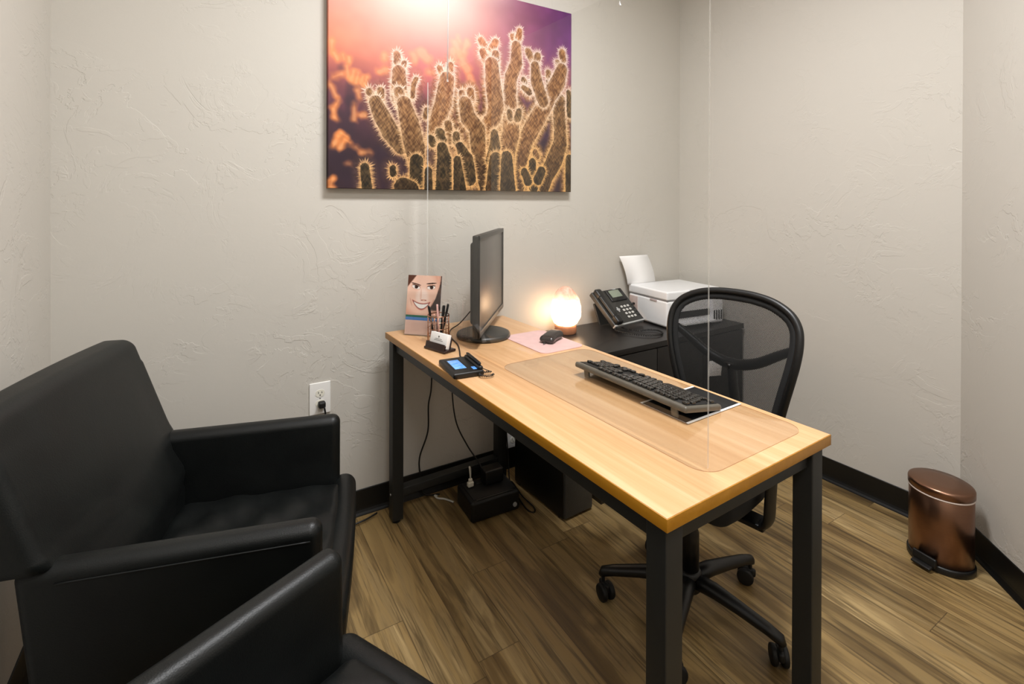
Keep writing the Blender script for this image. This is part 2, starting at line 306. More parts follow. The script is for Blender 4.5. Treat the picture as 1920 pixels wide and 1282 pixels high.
BGS=[(1,[(0.0111,0.4805,0.0068),(0.0111,0.4421,0.0068)]),(1,[(0.0179,0.4431,0.0101),(0.028,0.4236,0.0085)]),(1,[(0.0468,0.4424,0.0068),(0.0502,0.427,0.0069)]),(1,[(0.0657,0.4365,0.007),(0.0675,0.4225,0.0069)]),(0.9,[(0.0588,0.4053,0.007),(0.0658,0.3707,0.007)]),(0.9,[(0.0815,0.3907,0.007),(0.0763,0.3632,0.0087)]),(0.9,[(0.0973,0.3875,0.0071),(0.0903,0.3561,0.0071)]),(0.9,[(0.1116,0.3768,0.0071),(0.108,0.3583,0.0089)]),(0.9,[(0.1259,0.3769,0.0072),(0.1188,0.3543,0.0071)]),(0.8,[(0.0163,0.3642,0.0084),(0.0417,0.3764,0.0068)]),(0.8,[(0.008,0.3369,0.0067),(0.0248,0.3039,0.0068)]),(0.8,[(0.0939,0.3261,0.0071),(0.101,0.3054,0.0071)]),(0.7,[(0.0316,0.2871,0.0068),(0.0249,0.2759,0.0067),(0.0164,0.2593,0.0068),(0.0199,0.2333,0.0067),(0.0283,0.2253,0.0051)]),(0.7,[(0.0834,0.2837,0.0053),(0.0835,0.2302,0.007)]),(0.8,[(0.1065,0.2448,0.0088),(0.1171,0.2494,0.0108)]),(1,[(0.0166,0.1367,0.0068),(0.0318,0.1711,0.0068),(0.042,0.1824,0.0069),(0.0592,0.173,0.0069)]),(1,[(0.0386,0.1328,0.0069),(0.0523,0.1619,0.0069),(0.0697,0.1524,0.006)]),(0.5,[(0.0889,0.1393,0.0053),(0.1084,0.1225,0.0072),(0.1408,0.1224,0.0092)]),(0.4,[(0.0628,0.0826,0.0069),(0.068,0.0811,0.0069)]),(0.8,[(-0.0016,0.0259,0.0066),(0.0151,0.0298,0.0085),(0.0084,0.0052,0.0067)]),(0.6,[(-0.0016,0.0015,0.0067),(0.0219,0.0019,0.005)]),(0.9,[(0.1844,0.4602,0.0112),(0.1844,0.451,0.0112)]),(0.8,[(0.3203,0.4909,0.0183),(0.3407,0.4748,0.0185)]),(0.8,[(0.2903,0.4766,0.0139),(0.2923,0.4636,0.014)]),(0.8,[(0.1697,0.4028,0.0111),(0.1883,0.411,0.0112)]),(0.7,[(0.351,0.428,0.0125),(0.3655,0.4241,0.0104)]),(0.9,[(0.4525,0.5515,0.013),(0.4723,0.5148,0.0155)]),(0.9,[(0.501,0.5557,0.0135),(0.4855,0.5209,0.0134)]),(0.9,[(0.4633,0.5693,0.0088),(0.4722,0.5588,0.0088)]),(0.8,[(0.4811,0.4861,0.0156),(0.5035,0.4592,0.0203)]),(0.7,[(0.5127,0.43,0.0135),(0.5217,0.411,0.0114)]),(0.8,[(0.4417,0.5199,0.013),(0.4461,0.4908,0.0131)])]
DKS=[(0.8,[(0.0763,0.3454,0.0211),(0.0729,0.2915,0.0211),(0.0678,0.1843,0.0175)]),(0.8,[(0.0336,0.0937,0.0309),(0.0768,0.0422,0.0389)]),(0.9,[(0.1757,0.1279,0.0225),(0.1481,0.099,0.0184)]),(0.8,[(0.8592,0.1987,0.0217),(0.8325,0.1418,0.0242)]),(0.6,[(0.8725,0.2552,0.0164),(0.878,0.2444,0.0165)]),(0.7,[(0.4858,0.3963,0.0134),(0.4859,0.3803,0.0133)]),(0.6,[(0.3206,0.3374,0.0123),(0.3167,0.2987,0.0121)]),(0.6,[(0.0417,0.3975,0.0137),(0.0502,0.3952,0.0104)]),(0.9,[(0.2616,0.0477,0.0197),(0.2135,0.0183,0.0191)]),(0.7,[(0.0419,0.2441,0.0154),(0.042,0.2,0.0154)])]

# ------------------------------------------------------------------ printed pictures, computed as colours on fine grids
def hsh(a):
    a=np.sin(a*127.1)*43758.5453; return a-np.floor(a)
def vnoise(x,y,sd=0):
    xi=np.floor(x);yi=np.floor(y);fx=x-xi;fy=y-yi;fx=fx*fx*(3-2*fx);fy=fy*fy*(3-2*fy)
    h=lambda i,j:hsh((xi+i)*1.37+(yi+j)*57.31+sd*13.7)
    return (h(0,0)*(1-fx)+h(1,0)*fx)*(1-fy)+(h(0,1)*(1-fx)+h(1,1)*fx)*fy
def sst(a,b,x): t=np.clip((x-a)/(b-a),0,1); return t*t*(3-2*t)
def lerp(A,B,t): return A*(1-t[...,None])+np.asarray(B)*t[...,None]
def capsule(U,V,p,q):
    """signed distance, arc position, and relative depth inside a tapered stroke from p to q"""
    dx,dy=q[0]-p[0],q[1]-p[1]; L2=max(dx*dx+dy*dy,1e-9); t=np.clip(((U-p[0])*dx+(V-p[1])*dy)/L2,0,1)
    ox=U-(p[0]+dx*t); oy=V-(p[1]+dy*t); r=p[2]+(q[2]-p[2])*t
    return np.sqrt(ox*ox+oy*oy)-r, t, ox, oy, r
def hexc(h): return np.array([int(h[i:i+2],16)/255 for i in (0,2,4)])
def cactus_print(U,V):
    top=V/.766
    C=lerp(np.broadcast_to(hexc('33222b'),U.shape+(3,)).copy(),hexc('5b3340'),sst(.12,.45,top))
    C=lerp(C,hexc('b5584c'),sst(.36,.62,top)*(1-sst(.3,.62,U))*.95)
    C=lerp(C,hexc('a8475c'),sst(.4,.62,top)*sst(.2,.35,U)*(1-sst(.45,.75,U))*.8)
    C=lerp(C,hexc('f08a5c'),sst(.5,.66,top)*(1-sst(.0,.30,U))*(1-sst(.75,1,top)*.3)*.8)
    C=lerp(C,hexc('6b3460'),sst(.35,.6,top)*sst(.5,.72,U))
    C=lerp(C,hexc('5f2f74'),sst(.5,.85,top)*sst(.72,1.0,U)*.8)
    C=lerp(C,hexc('4a3458'),sst(.2,.4,top)*sst(.7,.85,U)*(1-sst(.4,.6,top)))
    n=vnoise(U*14,V*14,3)*.6+vnoise(U*33,V*33,5)*.4
    C=C*(0.82+.36*n[...,None])
    for (b,pts) in DKS:
        for p,q in zip(pts,pts[1:]):
            d=capsule(U,V,p,q)[0]; C=lerp(C,hexc('33232f'),sst(.008,-.012,d)*b*.75)
    for (b,pts) in BGS:
        for p,q in zip(pts,pts[1:]):
            d=capsule(U,V,p,q)[0]+.010*(vnoise(U*60,V*60,9)-.5); a=sst(.013,-.006,d)*b
            C=lerp(C,hexc('f0934e'),a*.8); C=lerp(C,hexc('ffc68a'),sst(.0,-.010,d)*b*.5)
    # flare from the sun behind
    def haze(U,V):
        g=np.exp(-(((U-.31)/.30)**2+((V-.76)/.20)**2)); g2=np.exp(-(((U-.33)/.40)**2+((V-.62)/.22)**2)); return g,g2
    g,g2=haze(U,V)
    C=lerp(C,hexc('f6a08e'),np.clip(g2*.85,0,1)); C=lerp(C,hexc('f9ece4'),np.clip(g*1.05,0,1))
    C=lerp(C,hexc('f9e2da'),sst(.70,.80,V)*(1-sst(.55,.8,U))*sst(.0,.25,U)*.6)
    C=lerp(C,hexc('ef9fa0'),sst(.5,.75,V)*(1-sst(0,.12,U))*.6)
    # sunlit scrub of spines filling the ground between the stems
    dm=np.full(U.shape,9.0)
    for tone,pts in FG:
        for p,q in zip(pts,pts[1:]): dm=np.minimum(dm,capsule(U,V,p,q)[0])
    fz=vnoise(U*260+V*160,V*90,21)*.55+vnoise(U*90-V*60,V*130,23)*.45
    gold=hexc('5b3d1e')+(hexc('f3c184')-hexc('5b3d1e'))*np.clip((fz-.25)*1.6,0,1)[...,None]
    pk=sst(.30,.52,V)[...,None]; gold=gold*(1-pk)+(gold*.35+hexc('f2b09a')*.65)*pk
    cover=sst(.042,.014,dm+.014*(fz-.5))*sst(.66,.34,V)*(.25+.75*sst(.26,.5,U))
    C=lerp(C,gold,np.clip(cover*.92,0,1))
    for k,(tone,pts) in enumerate(FG):
        best=None
        segs=list(zip(pts,pts[1:])) or [(pts[0],pts[0])]
        for s,(p,q) in enumerate(segs):
            u0=min(p[0],q[0])-.08;u1=max(p[0],q[0])+.08;v0=min(p[1],q[1])-.08;v1=max(p[1],q[1])+.08
            d,t,ox,oy,r=capsule(U,V,p,q); d=d-.12*r+.004*(fz-.5); L=math.hypot(q[0]-p[0],q[1]-p[1])
            th=np.arctan2(oy,ox); arc=t*L+th*r*1.0+s*7.3+k*3.1
            if best is None: best=[d,arc,r,th]
            else:
                m=d<best[0]; best=[np.where(m,a,b) for a,b in zip((d,arc,r,th),best)]
        d,arc,r,th=best
        near=d<.03
        tip=sst(.0,.6,V/.766)                       # paler, pinker rims toward the light
        f=arc/.0042; i=np.floor(f); w=np.abs(f-i-.5)*2
        ln=.009+.017*hsh(i+k*17)
        dens=np.clip(1-d/ln,0,1)
        spike=np.clip((dens-w*.75)*3,0,1)*(d>-.002)
        rimc=np.array([1.0,.86,.66])*(1-tip[...,None]*.0)+0*C
        rimc=lerp(rimc*np.array([1.0,.93,.80]),np.array([1.0,.93,.88]),tip)
        glow=np.clip(1-np.maximum(d,0)/.013,0,1)*(d>0)*(.10+.62*fz)
        right=sst(.45,.8,U)
        rimc=lerp(rimc,np.array([1.0,.80,.48]),right*(1-tip)*.7)*.93
        C=np.where(near[...,None],lerp(C,rimc*np.array([.95,.80,.62]),np.clip(glow,0,1)),C)
        C=np.where(near[...,None],lerp(C,rimc,spike*(.55+.45*hsh(i*3.3+k))),C)
        ins=sst(.0015,-.0015,d)
        fur=vnoise(U*230+V*150,V*70,k)*.5+vnoise(U*230-V*150,V*75,k+2)*.5; fur=np.clip((fur-.5)*1.9+.5,0,1)
        dep=np.clip(-d/r,0,1)
        dark=lerp(np.broadcast_to(hexc('2c2716'),U.shape+(3,)),hexc('7a4826'),np.full(U.shape,tone)); lt=lerp(np.broadcast_to(hexc('6d5a38'),U.shape+(3,)),hexc('cf9560'),np.full(U.shape,tone))
        body=dark+(lt-dark)*fur[...,None]
        edge=np.clip(1-dep/.5,0,1)*(.15+.85*fur)
        body=lerp(body,rimc*.93,edge*(.22+.50*tone))
        low=sst(.28,.0,V); body=body*(1-.38*low[...,None])
        gg=np.clip(g*.55+g2*.50,0,.8); body=lerp(body,hexc('f0a08c'),gg)
        C=lerp(C,body,ins)
    return np.clip(C*np.array([.92,.90,.89]),0,1)
def face_print(U,V):
    # U 0..1 across, V 0..1 up : close portrait of a smiling woman with bands of colour below
    V2=V*1.55
    C=np.broadcast_to(hexc('f3c9b4'),U.shape+(3,)).copy()
    C=C*(.97+.05*vnoise(U*6,V2*6)[...,None])
    el=lambda cx,cy,a,b,rot=0:(lambda X,Y:((X*math.cos(rot)+Y*math.sin(rot))/a)**2+((-X*math.sin(rot)+Y*math.cos(rot))/b)**2)(U-cx,V2-cy)
    C=lerp(C,hexc('fbe3d8'),sst(1.2,.2,el(.45,.95,.22,.30))*.9)
    C=lerp(C,hexc('d99c84'),sst(.6,1.25,el(.42,1.08,.52,.62))*.7)
    C=lerp(C,hexc('3a2723'),sst(-.01,.03,U-(.80+.16*sst(.7,1.5,V2)-.16*sst(1.0,.55,V2)))*sst(.60,.68,V2))   # hair right
    C=lerp(C,hexc('5a3426'),sst(.0,.06,(.34-U*1.25)-(1.55-V2)*1.0)*1.0)                               # hair top left
    C=lerp(C,hexc('7a4a36'),sst(.05,-.01,np.abs(V2-1.40+(U-.17)**2*0.0)-.0)*0)
    for cx,sg,rt in ((.25,1,-.22),(.70,-1,.10)):
        C=lerp(C,hexc('3a211b'),sst(1.15,.8,el(cx,1.345-(.03 if sg>0 else .0),.15,.018,rt)))
        C=lerp(C,hexc('c08a74'),sst(1.4,.6,el(cx,1.245,.135,.07,rt))*.6)
        C=lerp(C,hexc('f4ece8'),sst(1.1,.9,el(cx,1.235,.118,.046,rt)))
        C=lerp(C,hexc('3b241c'),sst(1.1,.85,el(cx+.01,1.238,.052,.046)))
        C=lerp(C,hexc('2b1713'),sst(1.1,.85,el(cx,1.278,.125,.013,rt)))
    C=lerp(C,hexc('d9a08a'),sst(1.1,.6,el(.50,.90,.10,.022))*.8); C=lerp(C,hexc('a8604e'),sst(1.1,.6,el(.445,.895,.025,.014))+sst(1.1,.6,el(.555,.895,.025,.014)))
    C=lerp(C,hexc('e8b9a4'),sst(1.3,.5,el(.41,1.05,.03,.16))*.6)
    x=(U-.43)/.25; up=.800+.060*x*x-.02*x; lo=.665+.195*x*x-.02*x
    ins=lambda e:sst(-.008,.008,np.minimum(up+e*.7-V2,V2-lo+e))*(np.abs(x)<1.08)
    C=lerp(C,hexc('cf7d70'),ins(.030)*.9); C=lerp(C,hexc('7a3530'),ins(.006))
    teeth=np.broadcast_to(hexc('fdfaf6'),U.shape+(3,))*(.93+.07*(np.abs(((U*24)%1)-.5)<.42)[...,None])
    a=(ins(-.012)*sst(.92,.84,np.abs(x)))[...,None]; C=C*(1-a)+teeth*a
    for cx_,s_ in ((.13,1),(.76,-1)): C=lerp(C,hexc('d59a86'),sst(1.2,.5,el(cx_,.84,.025,.12,.35*s_))*.5)
    C=lerp(C,hexc('e9a894'),((V2<.50)).astype(float))
    C=lerp(C,hexc('f2c6b8'),((V2<.42)).astype(float))
    C=lerp(C,hexc('1e6a55'),((V2<.50)&(V2>.45)).astype(float)); C=lerp(C,hexc('4f86cf'),((V2<=.45)&(V2>.37)).astype(float))
    C=lerp(C,hexc('bcd3ea'),((V2<.48)&(V2>.39)&(U>.72)&(U<.92)&(np.sin(V2*420)>.0)).astype(float)*.8)
    C=lerp(C,hexc('f4d2c6'),((V2<=.37)).astype(float)*(.6+.3*vnoise(U*5,V2*3,8)))
    return np.clip(C,0,1)
def print_grid(name,w,h,nu,nv,fn,mat,parent,loc=(0,0,0),rot=(0,0,0),vmax=1.0,depth=0.0,side=None,shape=None):
    """front face (local -y), x 0..w, z 0..h, coloured per vertex; depth>0 adds wrapped sides"""
    us=np.linspace(0,1,nu);vs=np.linspace(0,1,nv);U,V=np.meshgrid(us,vs)
    C=fn(U,V*vmax); lin=np.where(C<=.04045,C/12.92,((C+.055)/1.055)**2.4)
    X=U*w;Z=V*h;Y=np.zeros_like(X)
    co=np.stack([X,Y,Z],-1).reshape(-1,3); col=np.concatenate([lin.reshape(-1,3),np.ones((nu*nv,1))],1)
    i=np.arange(nu*nv).reshape(nv,nu); F=np.stack([i[:-1,:-1],i[:-1,1:],i[1:,1:],i[1:,:-1]],-1).reshape(-1,4)
    if depth:
        ring=np.concatenate([i[0,:],i[1:,-1],i[-1,-2::-1],i[-2:0:-1,0]]); n=len(ring); base=len(co)
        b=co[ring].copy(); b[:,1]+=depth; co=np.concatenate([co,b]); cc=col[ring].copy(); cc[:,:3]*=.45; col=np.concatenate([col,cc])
        a=ring; a2=np.roll(ring,-1); bb=base+np.arange(n); b2=base+(np.arange(n)+1)%n
        F=np.concatenate([F,np.stack([a2,a,bb,b2],-1)])
        c0=len(co); F=np.concatenate([F,np.array([[bb[0],bb[nu+nv-2],bb[nu-1],bb[nu-1]]])]) if False else F
    me=bpy.data.meshes.new(name); me.vertices.add(len(co)); me.vertices.foreach_set('co',co.ravel())
    me.loops.add(F.size); me.loops.foreach_set('vertex_index',F.ravel().astype(np.int32)); me.polygons.add(len(F))
    me.polygons.foreach_set('loop_start',np.arange(0,F.size,4,dtype=np.int32)); me.update(calc_edges=True); me.validate()
    ca=me.color_attributes.new('Col','FLOAT_COLOR','POINT'); ca.data.foreach_set('color',col.ravel().astype(np.float32))
    me.materials.append(mat); o=bpy.data.objects.new(name,me); COL.objects.link(o); o.parent=parent; o.location=loc; o.rotation_euler=rot
    return o

# ------------------------------------------------------------------ the room
XL,XR,YB,YC,YF=-.4236,2.4513,2.0634,.7277,-.9
def struct(o): o['kind']='structure'; return o
poly=[(XL,YB),(XL,YF),(1.45,YF),(1.45,YC-(XR-1.45)),(XR,YC),(XR,YB)]
def wall(name,p,q,mat=m_wall,h=CEIL,t=.09):
    (x0,y0),(x1,y1)=p,q; L=math.hypot(x1-x0,y1-y0); a=math.atan2(y1-y0,x1-x0)
    b=MB(); b.add([(0,0,0),(L,0,0),(L,-t,0),(0,-t,0),(0,0,h),(L,0,h),(L,-t,h),(0,-t,h)],[[0,1,2,3],[4,7,6,5],[0,4,5,1],[1,5,6,2],[2,6,7,3],[3,7,4,0]],None,False)
    return struct(b.build(name,mat,None,(x0,y0,0),(0,0,a)))
names=['wall_left','wall_front','wall_side','wall_angled','wall_right','wall_back']
for i,nm in enumerate(names): wall(nm,poly[i],poly[(i+1)%6])
b=MB(); b.prism(poly,-.08,0); struct(b.build('floor',m_floor))
b=MB(); b.prism(poly,CEIL,CEIL+.08); struct(b.build('ceiling',m_ceil))
# coved vinyl base boards
def baseboard(name,p,q):
    (x0,y0),(x1,y1)=p,q; L=math.hypot(x1-x0,y1-y0); a=math.atan2(y1-y0,x1-x0); hb=.1038
    pr=[(0,0),(.014,0),(.0125,.004),(.008,.011),(.0045,.02),(.0035,.03),(.0035,hb-.002),(.002,hb),(0,hb)]
    vs=[(0,y,z) for y,z in pr]+[(L,y,z) for y,z in pr]; n=len(pr)
    b=MB(); b.add(vs,[list(range(n)),[n+i for i in reversed(range(n))]]+[[i,(i+1)%n,n+(i+1)%n,n+i] for i in range(n)],None,False)
    return struct(b.build(name,m_base,None,(x0,y0,0),(0,0,a)))
for nm,i in (('baseboard_left',0),('baseboard_front',1),('baseboard_side',2),('baseboard_angled',3),('baseboard_right',4),('baseboard_back',5)):
    baseboard(nm,poly[i],poly[(i+1)%6])

# ------------------------------------------------------------------ ceiling light and an added fill light
m_glow=NT('light_diffuser'); _e=m_glow.n('ShaderNodeEmission'); _n=m_glow.noise(m_glow.coords(),4,2)
m_glow.l(m_glow.ramp(_n,[(0,(.97,.95,.9,1)),(1,(1,.98,.94,1))]),_e.inputs[0]); _e.inputs[1].default_value=3.0; m_glow.l(_e.outputs[0],m_glow.out.inputs[0]); m_glow=m_glow.m
def ceiling_light(x,y,w,l,watt,label,col):
    t=thing('ceiling_light',label,'light',(x,y,CEIL))
    fr=MB(); fr.box((0,w/2+.012,-.014),(l+.05,.024,.026),.003); fr.box((0,-w/2-.012,-.014),(l+.05,.024,.026),.003)
    fr.box((l/2+.012,0,-.014),(.024,w,.026),.003); fr.box((-l/2-.012,0,-.014),(.024,w,.026),.003); fr.build('frame',m_white,t)
    MB().box((0,0,-.007),(l,w,.008),.002).build('diffuser',m_glow,t)
    li=bpy.data.lights.new('tube_light','AREA'); li.shape='RECTANGLE'; li.size=l*.96; li.size_y=w*.96; li.energy=watt; li.color=col
    lo=bpy.data.objects.new('tube_light',li); COL.objects.link(lo); lo.parent=t; lo.location=(0,0,-.03)
ceiling_light(*MAIN_POS,.30,.62,MAIN_W,'flush ceiling light above the office chair',MAIN_COL)
ceiling_light(*FILL_POS,.30,.62,FILL_W,'added fill light on the ceiling behind the camera, out of view',MAIN_COL)  # unseen fixture added as fill to lift the darker side of the room

# ------------------------------------------------------------------ canvas print on the back wall
t=thing('canvas_print','large canvas print of spiny cacti in pink and orange sunlight, on the back wall','picture',(.393,YB-.0365,1.338))
cv=print_grid('canvas_print_face',1.193,.915,620,480,cactus_print,m_print,t,vmax=.766,depth=.033)
cv.name='canvas_face'
b=MB()
for (c,s) in (((.5965,.030,.012),(1.18,.011,.02)),((.5965,.030,.903),(1.18,.011,.02)),((.012,.030,.457),(.02,.011,.87)),((1.181,.030,.457),(.02,.011,.87))): b.box(c,s,.001,1)
b.build('stretcher_frame',M('pine_stretcher','b58e5c',.7),t)

# ------------------------------------------------------------------ desk
DX,DY,DA,DW,DL,DH=.6504,.5697,.0315,.56,1.4115,.758
def dk(x,y,z=0.0): return (DX+x*math.cos(DA)-y*math.sin(DA), DY+x*math.sin(DA)+y*math.cos(DA), DH+z)
t=thing('desk','long desk with a maple wood top on a black square-tube steel frame','desk',(DX,DY,0),DA)
TH=.024
MB().box((DW/2,DL/2,DH-TH/2),(DW-.003,DL-.003,TH),.0008,2).build('desktop',m_top,t)
b=MB()
for c,s in (((.0007,DL/2,DH-TH/2-.0003),(.002,DL,TH-.001)),((DW-.0007,DL/2,DH-TH/2-.0003),(.002,DL,TH-.001)),((DW/2,.0007,DH-TH/2-.0003),(DW,.002,TH-.001)),((DW/2,DL-.0007,DH-TH/2-.0003),(DW,.002,TH-.001))): b.box(c,s,.0006,1)
b.build('edge_band',m_edge,t,label='amber edge band')
LG=.045; O=.012; zt=DH-TH-.001
LT=O+LG/2; lx=(LT,DW-LT); ly=(LT,DL-LT)
for x in lx:
    for y in ly:
        lg=MB(); lg.box((x,y,zt/2+.006),(LG,LG,zt-.012),.003,3); L=lg.build('leg',m_steel,t)
        MB().cyl((x,y,.006),.017,.012,20).build('levelling_foot',m_blackm,L)
for x in lx: MB().box((x,DL/2,zt-.024),(.022,DL-2*O-2*LG,.042),.002).build('side_rail',m_steel,t)
for y in ly:
    MB().box((DW/2,y,zt-.024),(DW-2*O-2*LG,.022,.042),.002).build('end_rail',m_steel,t)
    MB().box((DW/2,y,.118),(DW-2*O-2*LG,.040,.032),.002).build('stretcher_bar',m_steel,t)
for x in lx: MB().cyl((x-LG/2-.001,DL-LT,.112),.005,.004,16,(0,PI/2,0)).build('bolt',m_silver,t)

# ------------------------------------------------------------------ clear desk mat, shield
DMZ=.0016
t=thing('desk_mat','clear rounded-corner plastic mat lying on the desk under the keyboard','desk mat',dk(.353,.425,0),DA)
b=MB(); b.prism(rrect(.368,.765,.045,8),.0002,DMZ,None,False,0,1); b.build('mat_sheet',[m_mat,m_mat_edge],t)
t=thing('acrylic_shield','tall clear acrylic divider panel hung over the middle of the desk','screen',dk(.175,.7125,0),DA+math.radians(.87))
b=MB(); PH=1.022; b.add([(-.0025,-.6585,.007),(.0025,-.6585,.007),(.0025,.6585,.007),(-.0025,.6585,.007),(-.0025,-.6585,PH),(.0025,-.6585,PH),(.0025,.6585,PH),(-.0025,.6585,PH)],[[0,3,7,4],[1,5,6,2],[4,7,6,5],[0,1,2,3]],None,False,0)
b.add([(-.0025,-.6585,.007),(.0025,-.6585,.007),(.0025,.6585,.007),(-.0025,.6585,.007),(-.0025,-.6585,PH),(.0025,-.6585,PH),(.0025,.6585,PH),(-.0025,.6585,PH)],[[0,4,5,1],[3,2,6,7]],None,False,1)
b.build('clear_panel',[m_acryl,m_acryl_edge],t)
for s in (-.42,.478):
    b=MB(); top=CEIL-DH-.002
    b.tube([(.004,s+.004,PH-.025),(.002,s-.008,top)],.0012,6); b.tube([(-.004,s-.004,PH-.025),(-.002,s-.026,top)],.0012,6); b.tube([(.004,s+.004,PH-.025),(.003,s,PH-.032),(-.003,s,PH-.032),(-.004,s-.004,PH-.025)],.0011,6)
    b.build('hanging_cord',m_white,t)
    MB().cyl((0,s-.017,top-.001),.012,.006,20).build('ceiling_hook',m_white,t)

# ------------------------------------------------------------------ monitor
t=thing('monitor','black widescreen monitor seen from its side, dark screen turned to the office chair','monitor',dk(.350,1.215,0),DA+math.radians(48.9))
b=MB(); b.lathe([(0,.001),(.100,.001),(.105,.004),(.106,.010),(.103,.017),(.094,.021),(.02,.024),(0,.024)],c=(-.085,-.012,0),seg=56); b.build('stand_base',m_dark,t)
b=MB(); b.box((-.060,.010,.11),(.075,.026,.18),.010,3); b.build('stand_neck',m_dark,t)
W2,H2,Z0=.538,.366,.224
bk=MB(); bk.box((0,-.018,Z0),(W2,.022,H2),.005,3); bk.box((0,-.001,Z0+.003),(W2-.10,.030,H2-.06),.014,5); bk.build('rear_shell',m_dark,t)
b=MB(); bz=.017
for c,s in (((0,-.031,Z0+H2/2-bz/2),(W2,.008,bz)),((0,-.031,Z0-H2/2+.011),(W2,.008,.022)),((-W2/2+bz/2,-.031,Z0),(bz,.008,H2)),((W2/2-bz/2,-.031,Z0),(bz,.008,H2))): b.box(c,s,.002,2)
b.build('bezel',m_dark,t)
m_scr=M('dark_screen','494541',.33,spec=.75,var=.02); MB().box((0,-.0295,Z0+.002),(W2-2*bz+.004,.003,H2-.036),.0005,1).build('screen',m_scr,t)
for i in range(5): MB().box((W2/2-.06-i*.018,-.0355,Z0-H2/2+.010),(.009,.002,.004),.0008,1).build('button',m_black,t)

# ------------------------------------------------------------------ mouse pad, mouse
t=thing('mouse_pad','pale pink rounded mouse pad on the desk beside the lamp','mouse pad',dk(.4565,.962,0),DA)
b=MB(); b.prism(rrect(.190,.270,.028,7),.0002,.0026); b.build('pad_sheet',m_pink,t)
t=thing('computer_mouse','dark glossy computer mouse on the pink mouse pad','mouse',dk(.487,.945,.0028),DA+math.radians(118))
def mw(p):
    f=(p.y+.05)/.1; p.z=(p.z+.017)*(1-.55*max(0,(f-.45))**1.3)*(1-.18*max(0,.3-f)); p.x*=(1-.14*math.sin(f*PI)); return p
b=MB(); b.box((0,0,0),(.062,.108,.034),.0165,6,(3,8,1),None,mw); ms=b.build('mouse_body',M('gunmetal_plastic','2c2523',.22),t)
MB().box((0,.034,.0245),(.006,.02,.006),.002,2).build('scroll_wheel',m_blackm,t)
b=MB(); b.tube([(0,.052,.008),(.002,.07,.004)],.0018,6); b.build('cable_stub',m_cord,t)

# ------------------------------------------------------------------ keyboard
t=thing('keyboard','black full-size keyboard tilted up on two rear feet over the clear mat','keyboard',dk(.388,.412,DMZ+.0085),DA+PI/2,rot=(math.radians(10),0,DA+PI/2))
b=MB()
def kw(p): p.z+= .0; return p
b.box((0,0,.012),(.406,.142,.016),.006,3,(1,1,1)); kb=b.build('keyboard_case',m_kcase,t,label='greyish case')
MB().box((0,-.002,.0195),(.388,.118,.004),.001,1).build('key_bed',m_blackm,t)
kp=MB(); kp.box((0,0,0),(.0138,.0150,.007),.0025,2); key=kp.build('key',m_key,t,(0,0,.024)); first=True
def put(x,y,w=1):
    global first
    if first: o=key; first=False
    else: o=key.copy(); COL.objects.link(o)
    o.location=(x,y,.0245); o.scale=(w,1,1)
P=.0187; x0=-.186; nk=0
rows=[(.052,[0]+[2,3,4,5]+[6.5,7.5,8.5,9.5]+[11,12,13,14]+[15.3,16.3,17.3],[]),(.029,[i for i in range(14)]+[15.3,16.3,17.3]+[18.6,19.6,20.6,21.6],[]),(.0105,[i+.5 for i in range(13)]+[15.3,16.3,17.3]+[18.6,19.6,20.6],[]),
      (-.008,[i+.75 for i in range(12)]+[18.6,19.6,20.6],[]),(-.0265,[i+1.25 for i in range(11)]+[16.3]+[18.6,19.6,20.6,21.6],[]),(-.045,[0,1.25,2.5,9.5,10.75,12,13.3]+[15.3,16.3,17.3]+[19.1,20.6],[])]
sc=(.406-.022)/(22.6*P)
for y,xs,_ in rows:
    for x in xs:
        if nk>=98: break
        put(x0+x*P*sc*1.0,y); nk+=1
put(x0+5.9*P*sc,-.045,6.2)
for sx in (-1,1): MB().box((sx*.160,.056,-.003),(.020,.008,.030),.003,2,rot=(math.radians(-18),0,0)).build('tilt_foot',m_kcase,t)

t=thing('photo_sheet','glossy dark photo print with a white border, under the keyboard','photo',dk(.434,.283,DMZ+.0004),DA)
MB().box((0,0,.0002),(.215,.150,.0004),.0001,1).build('white_border',m_paper,t)
MB().box((0,.0,.0005),(.2145,.136,.0003),.0001,1).build('dark_image',M('dark_print','0c0e12',.4,var=.5,vscale=40),t)

# ------------------------------------------------------------------ signature pad
t=thing('signature_pad','black signature pad with a blue screen near the desk edge','signature pad',dk(.0485,.842,.0005),DA+math.radians(-8))
def sw(p): p.z*= (1+.35*(p.x/.05)); return p
b=MB(); b.box((0,0,.009),(.098,.155,.016),.005,3); b.build('pad_body',m_black,t)
MB().box((-.013,.003,.0172),(.048,.105,.0010),.0004,1).build('bezel_recess',m_blackm,t)
mb=NT('lcd_blue'); _v=mb.noise(mb.coords(),60,2); mb_b=mb.bsdf(mb.ramp(_v,[(.3,srgb('3d7fd0')),(.7,srgb('7fb0e8'))]),.2,0,.5); mb_b.inputs['Emission Color'].default_value=srgb('4a8fe0'); mb_b.inputs['Emission Strength'].default_value=.35; m_lcd=mb.m
MB().box((-.013,.003,.0180),(.036,.085,.0010),.0003,1).build('screen',m_lcd,t)
MB().box((.026,-.048,.0178),(.012,.024,.0010),.0003,1).build('logo_plate',m_lcd,t,label='blue logo plate')
b=MB(); b.box((.042,.0,.019),(.016,.135,.014),.006,3); b.build('pen_tray',m_black,t)
st=thing('stylus','black stylus resting in the tray of the signature pad','stylus',dk(.0905,.838,.0255),DA+math.radians(-8))
b=MB(); b.tube([(0,-.062,.006),(0,-.056,.006),(0,.045,.006),(0,.058,.006)],[.0025,.0048,.0052,.003],12); b.build('stylus_barrel',m_black,st)
b=MB(); pts=[]
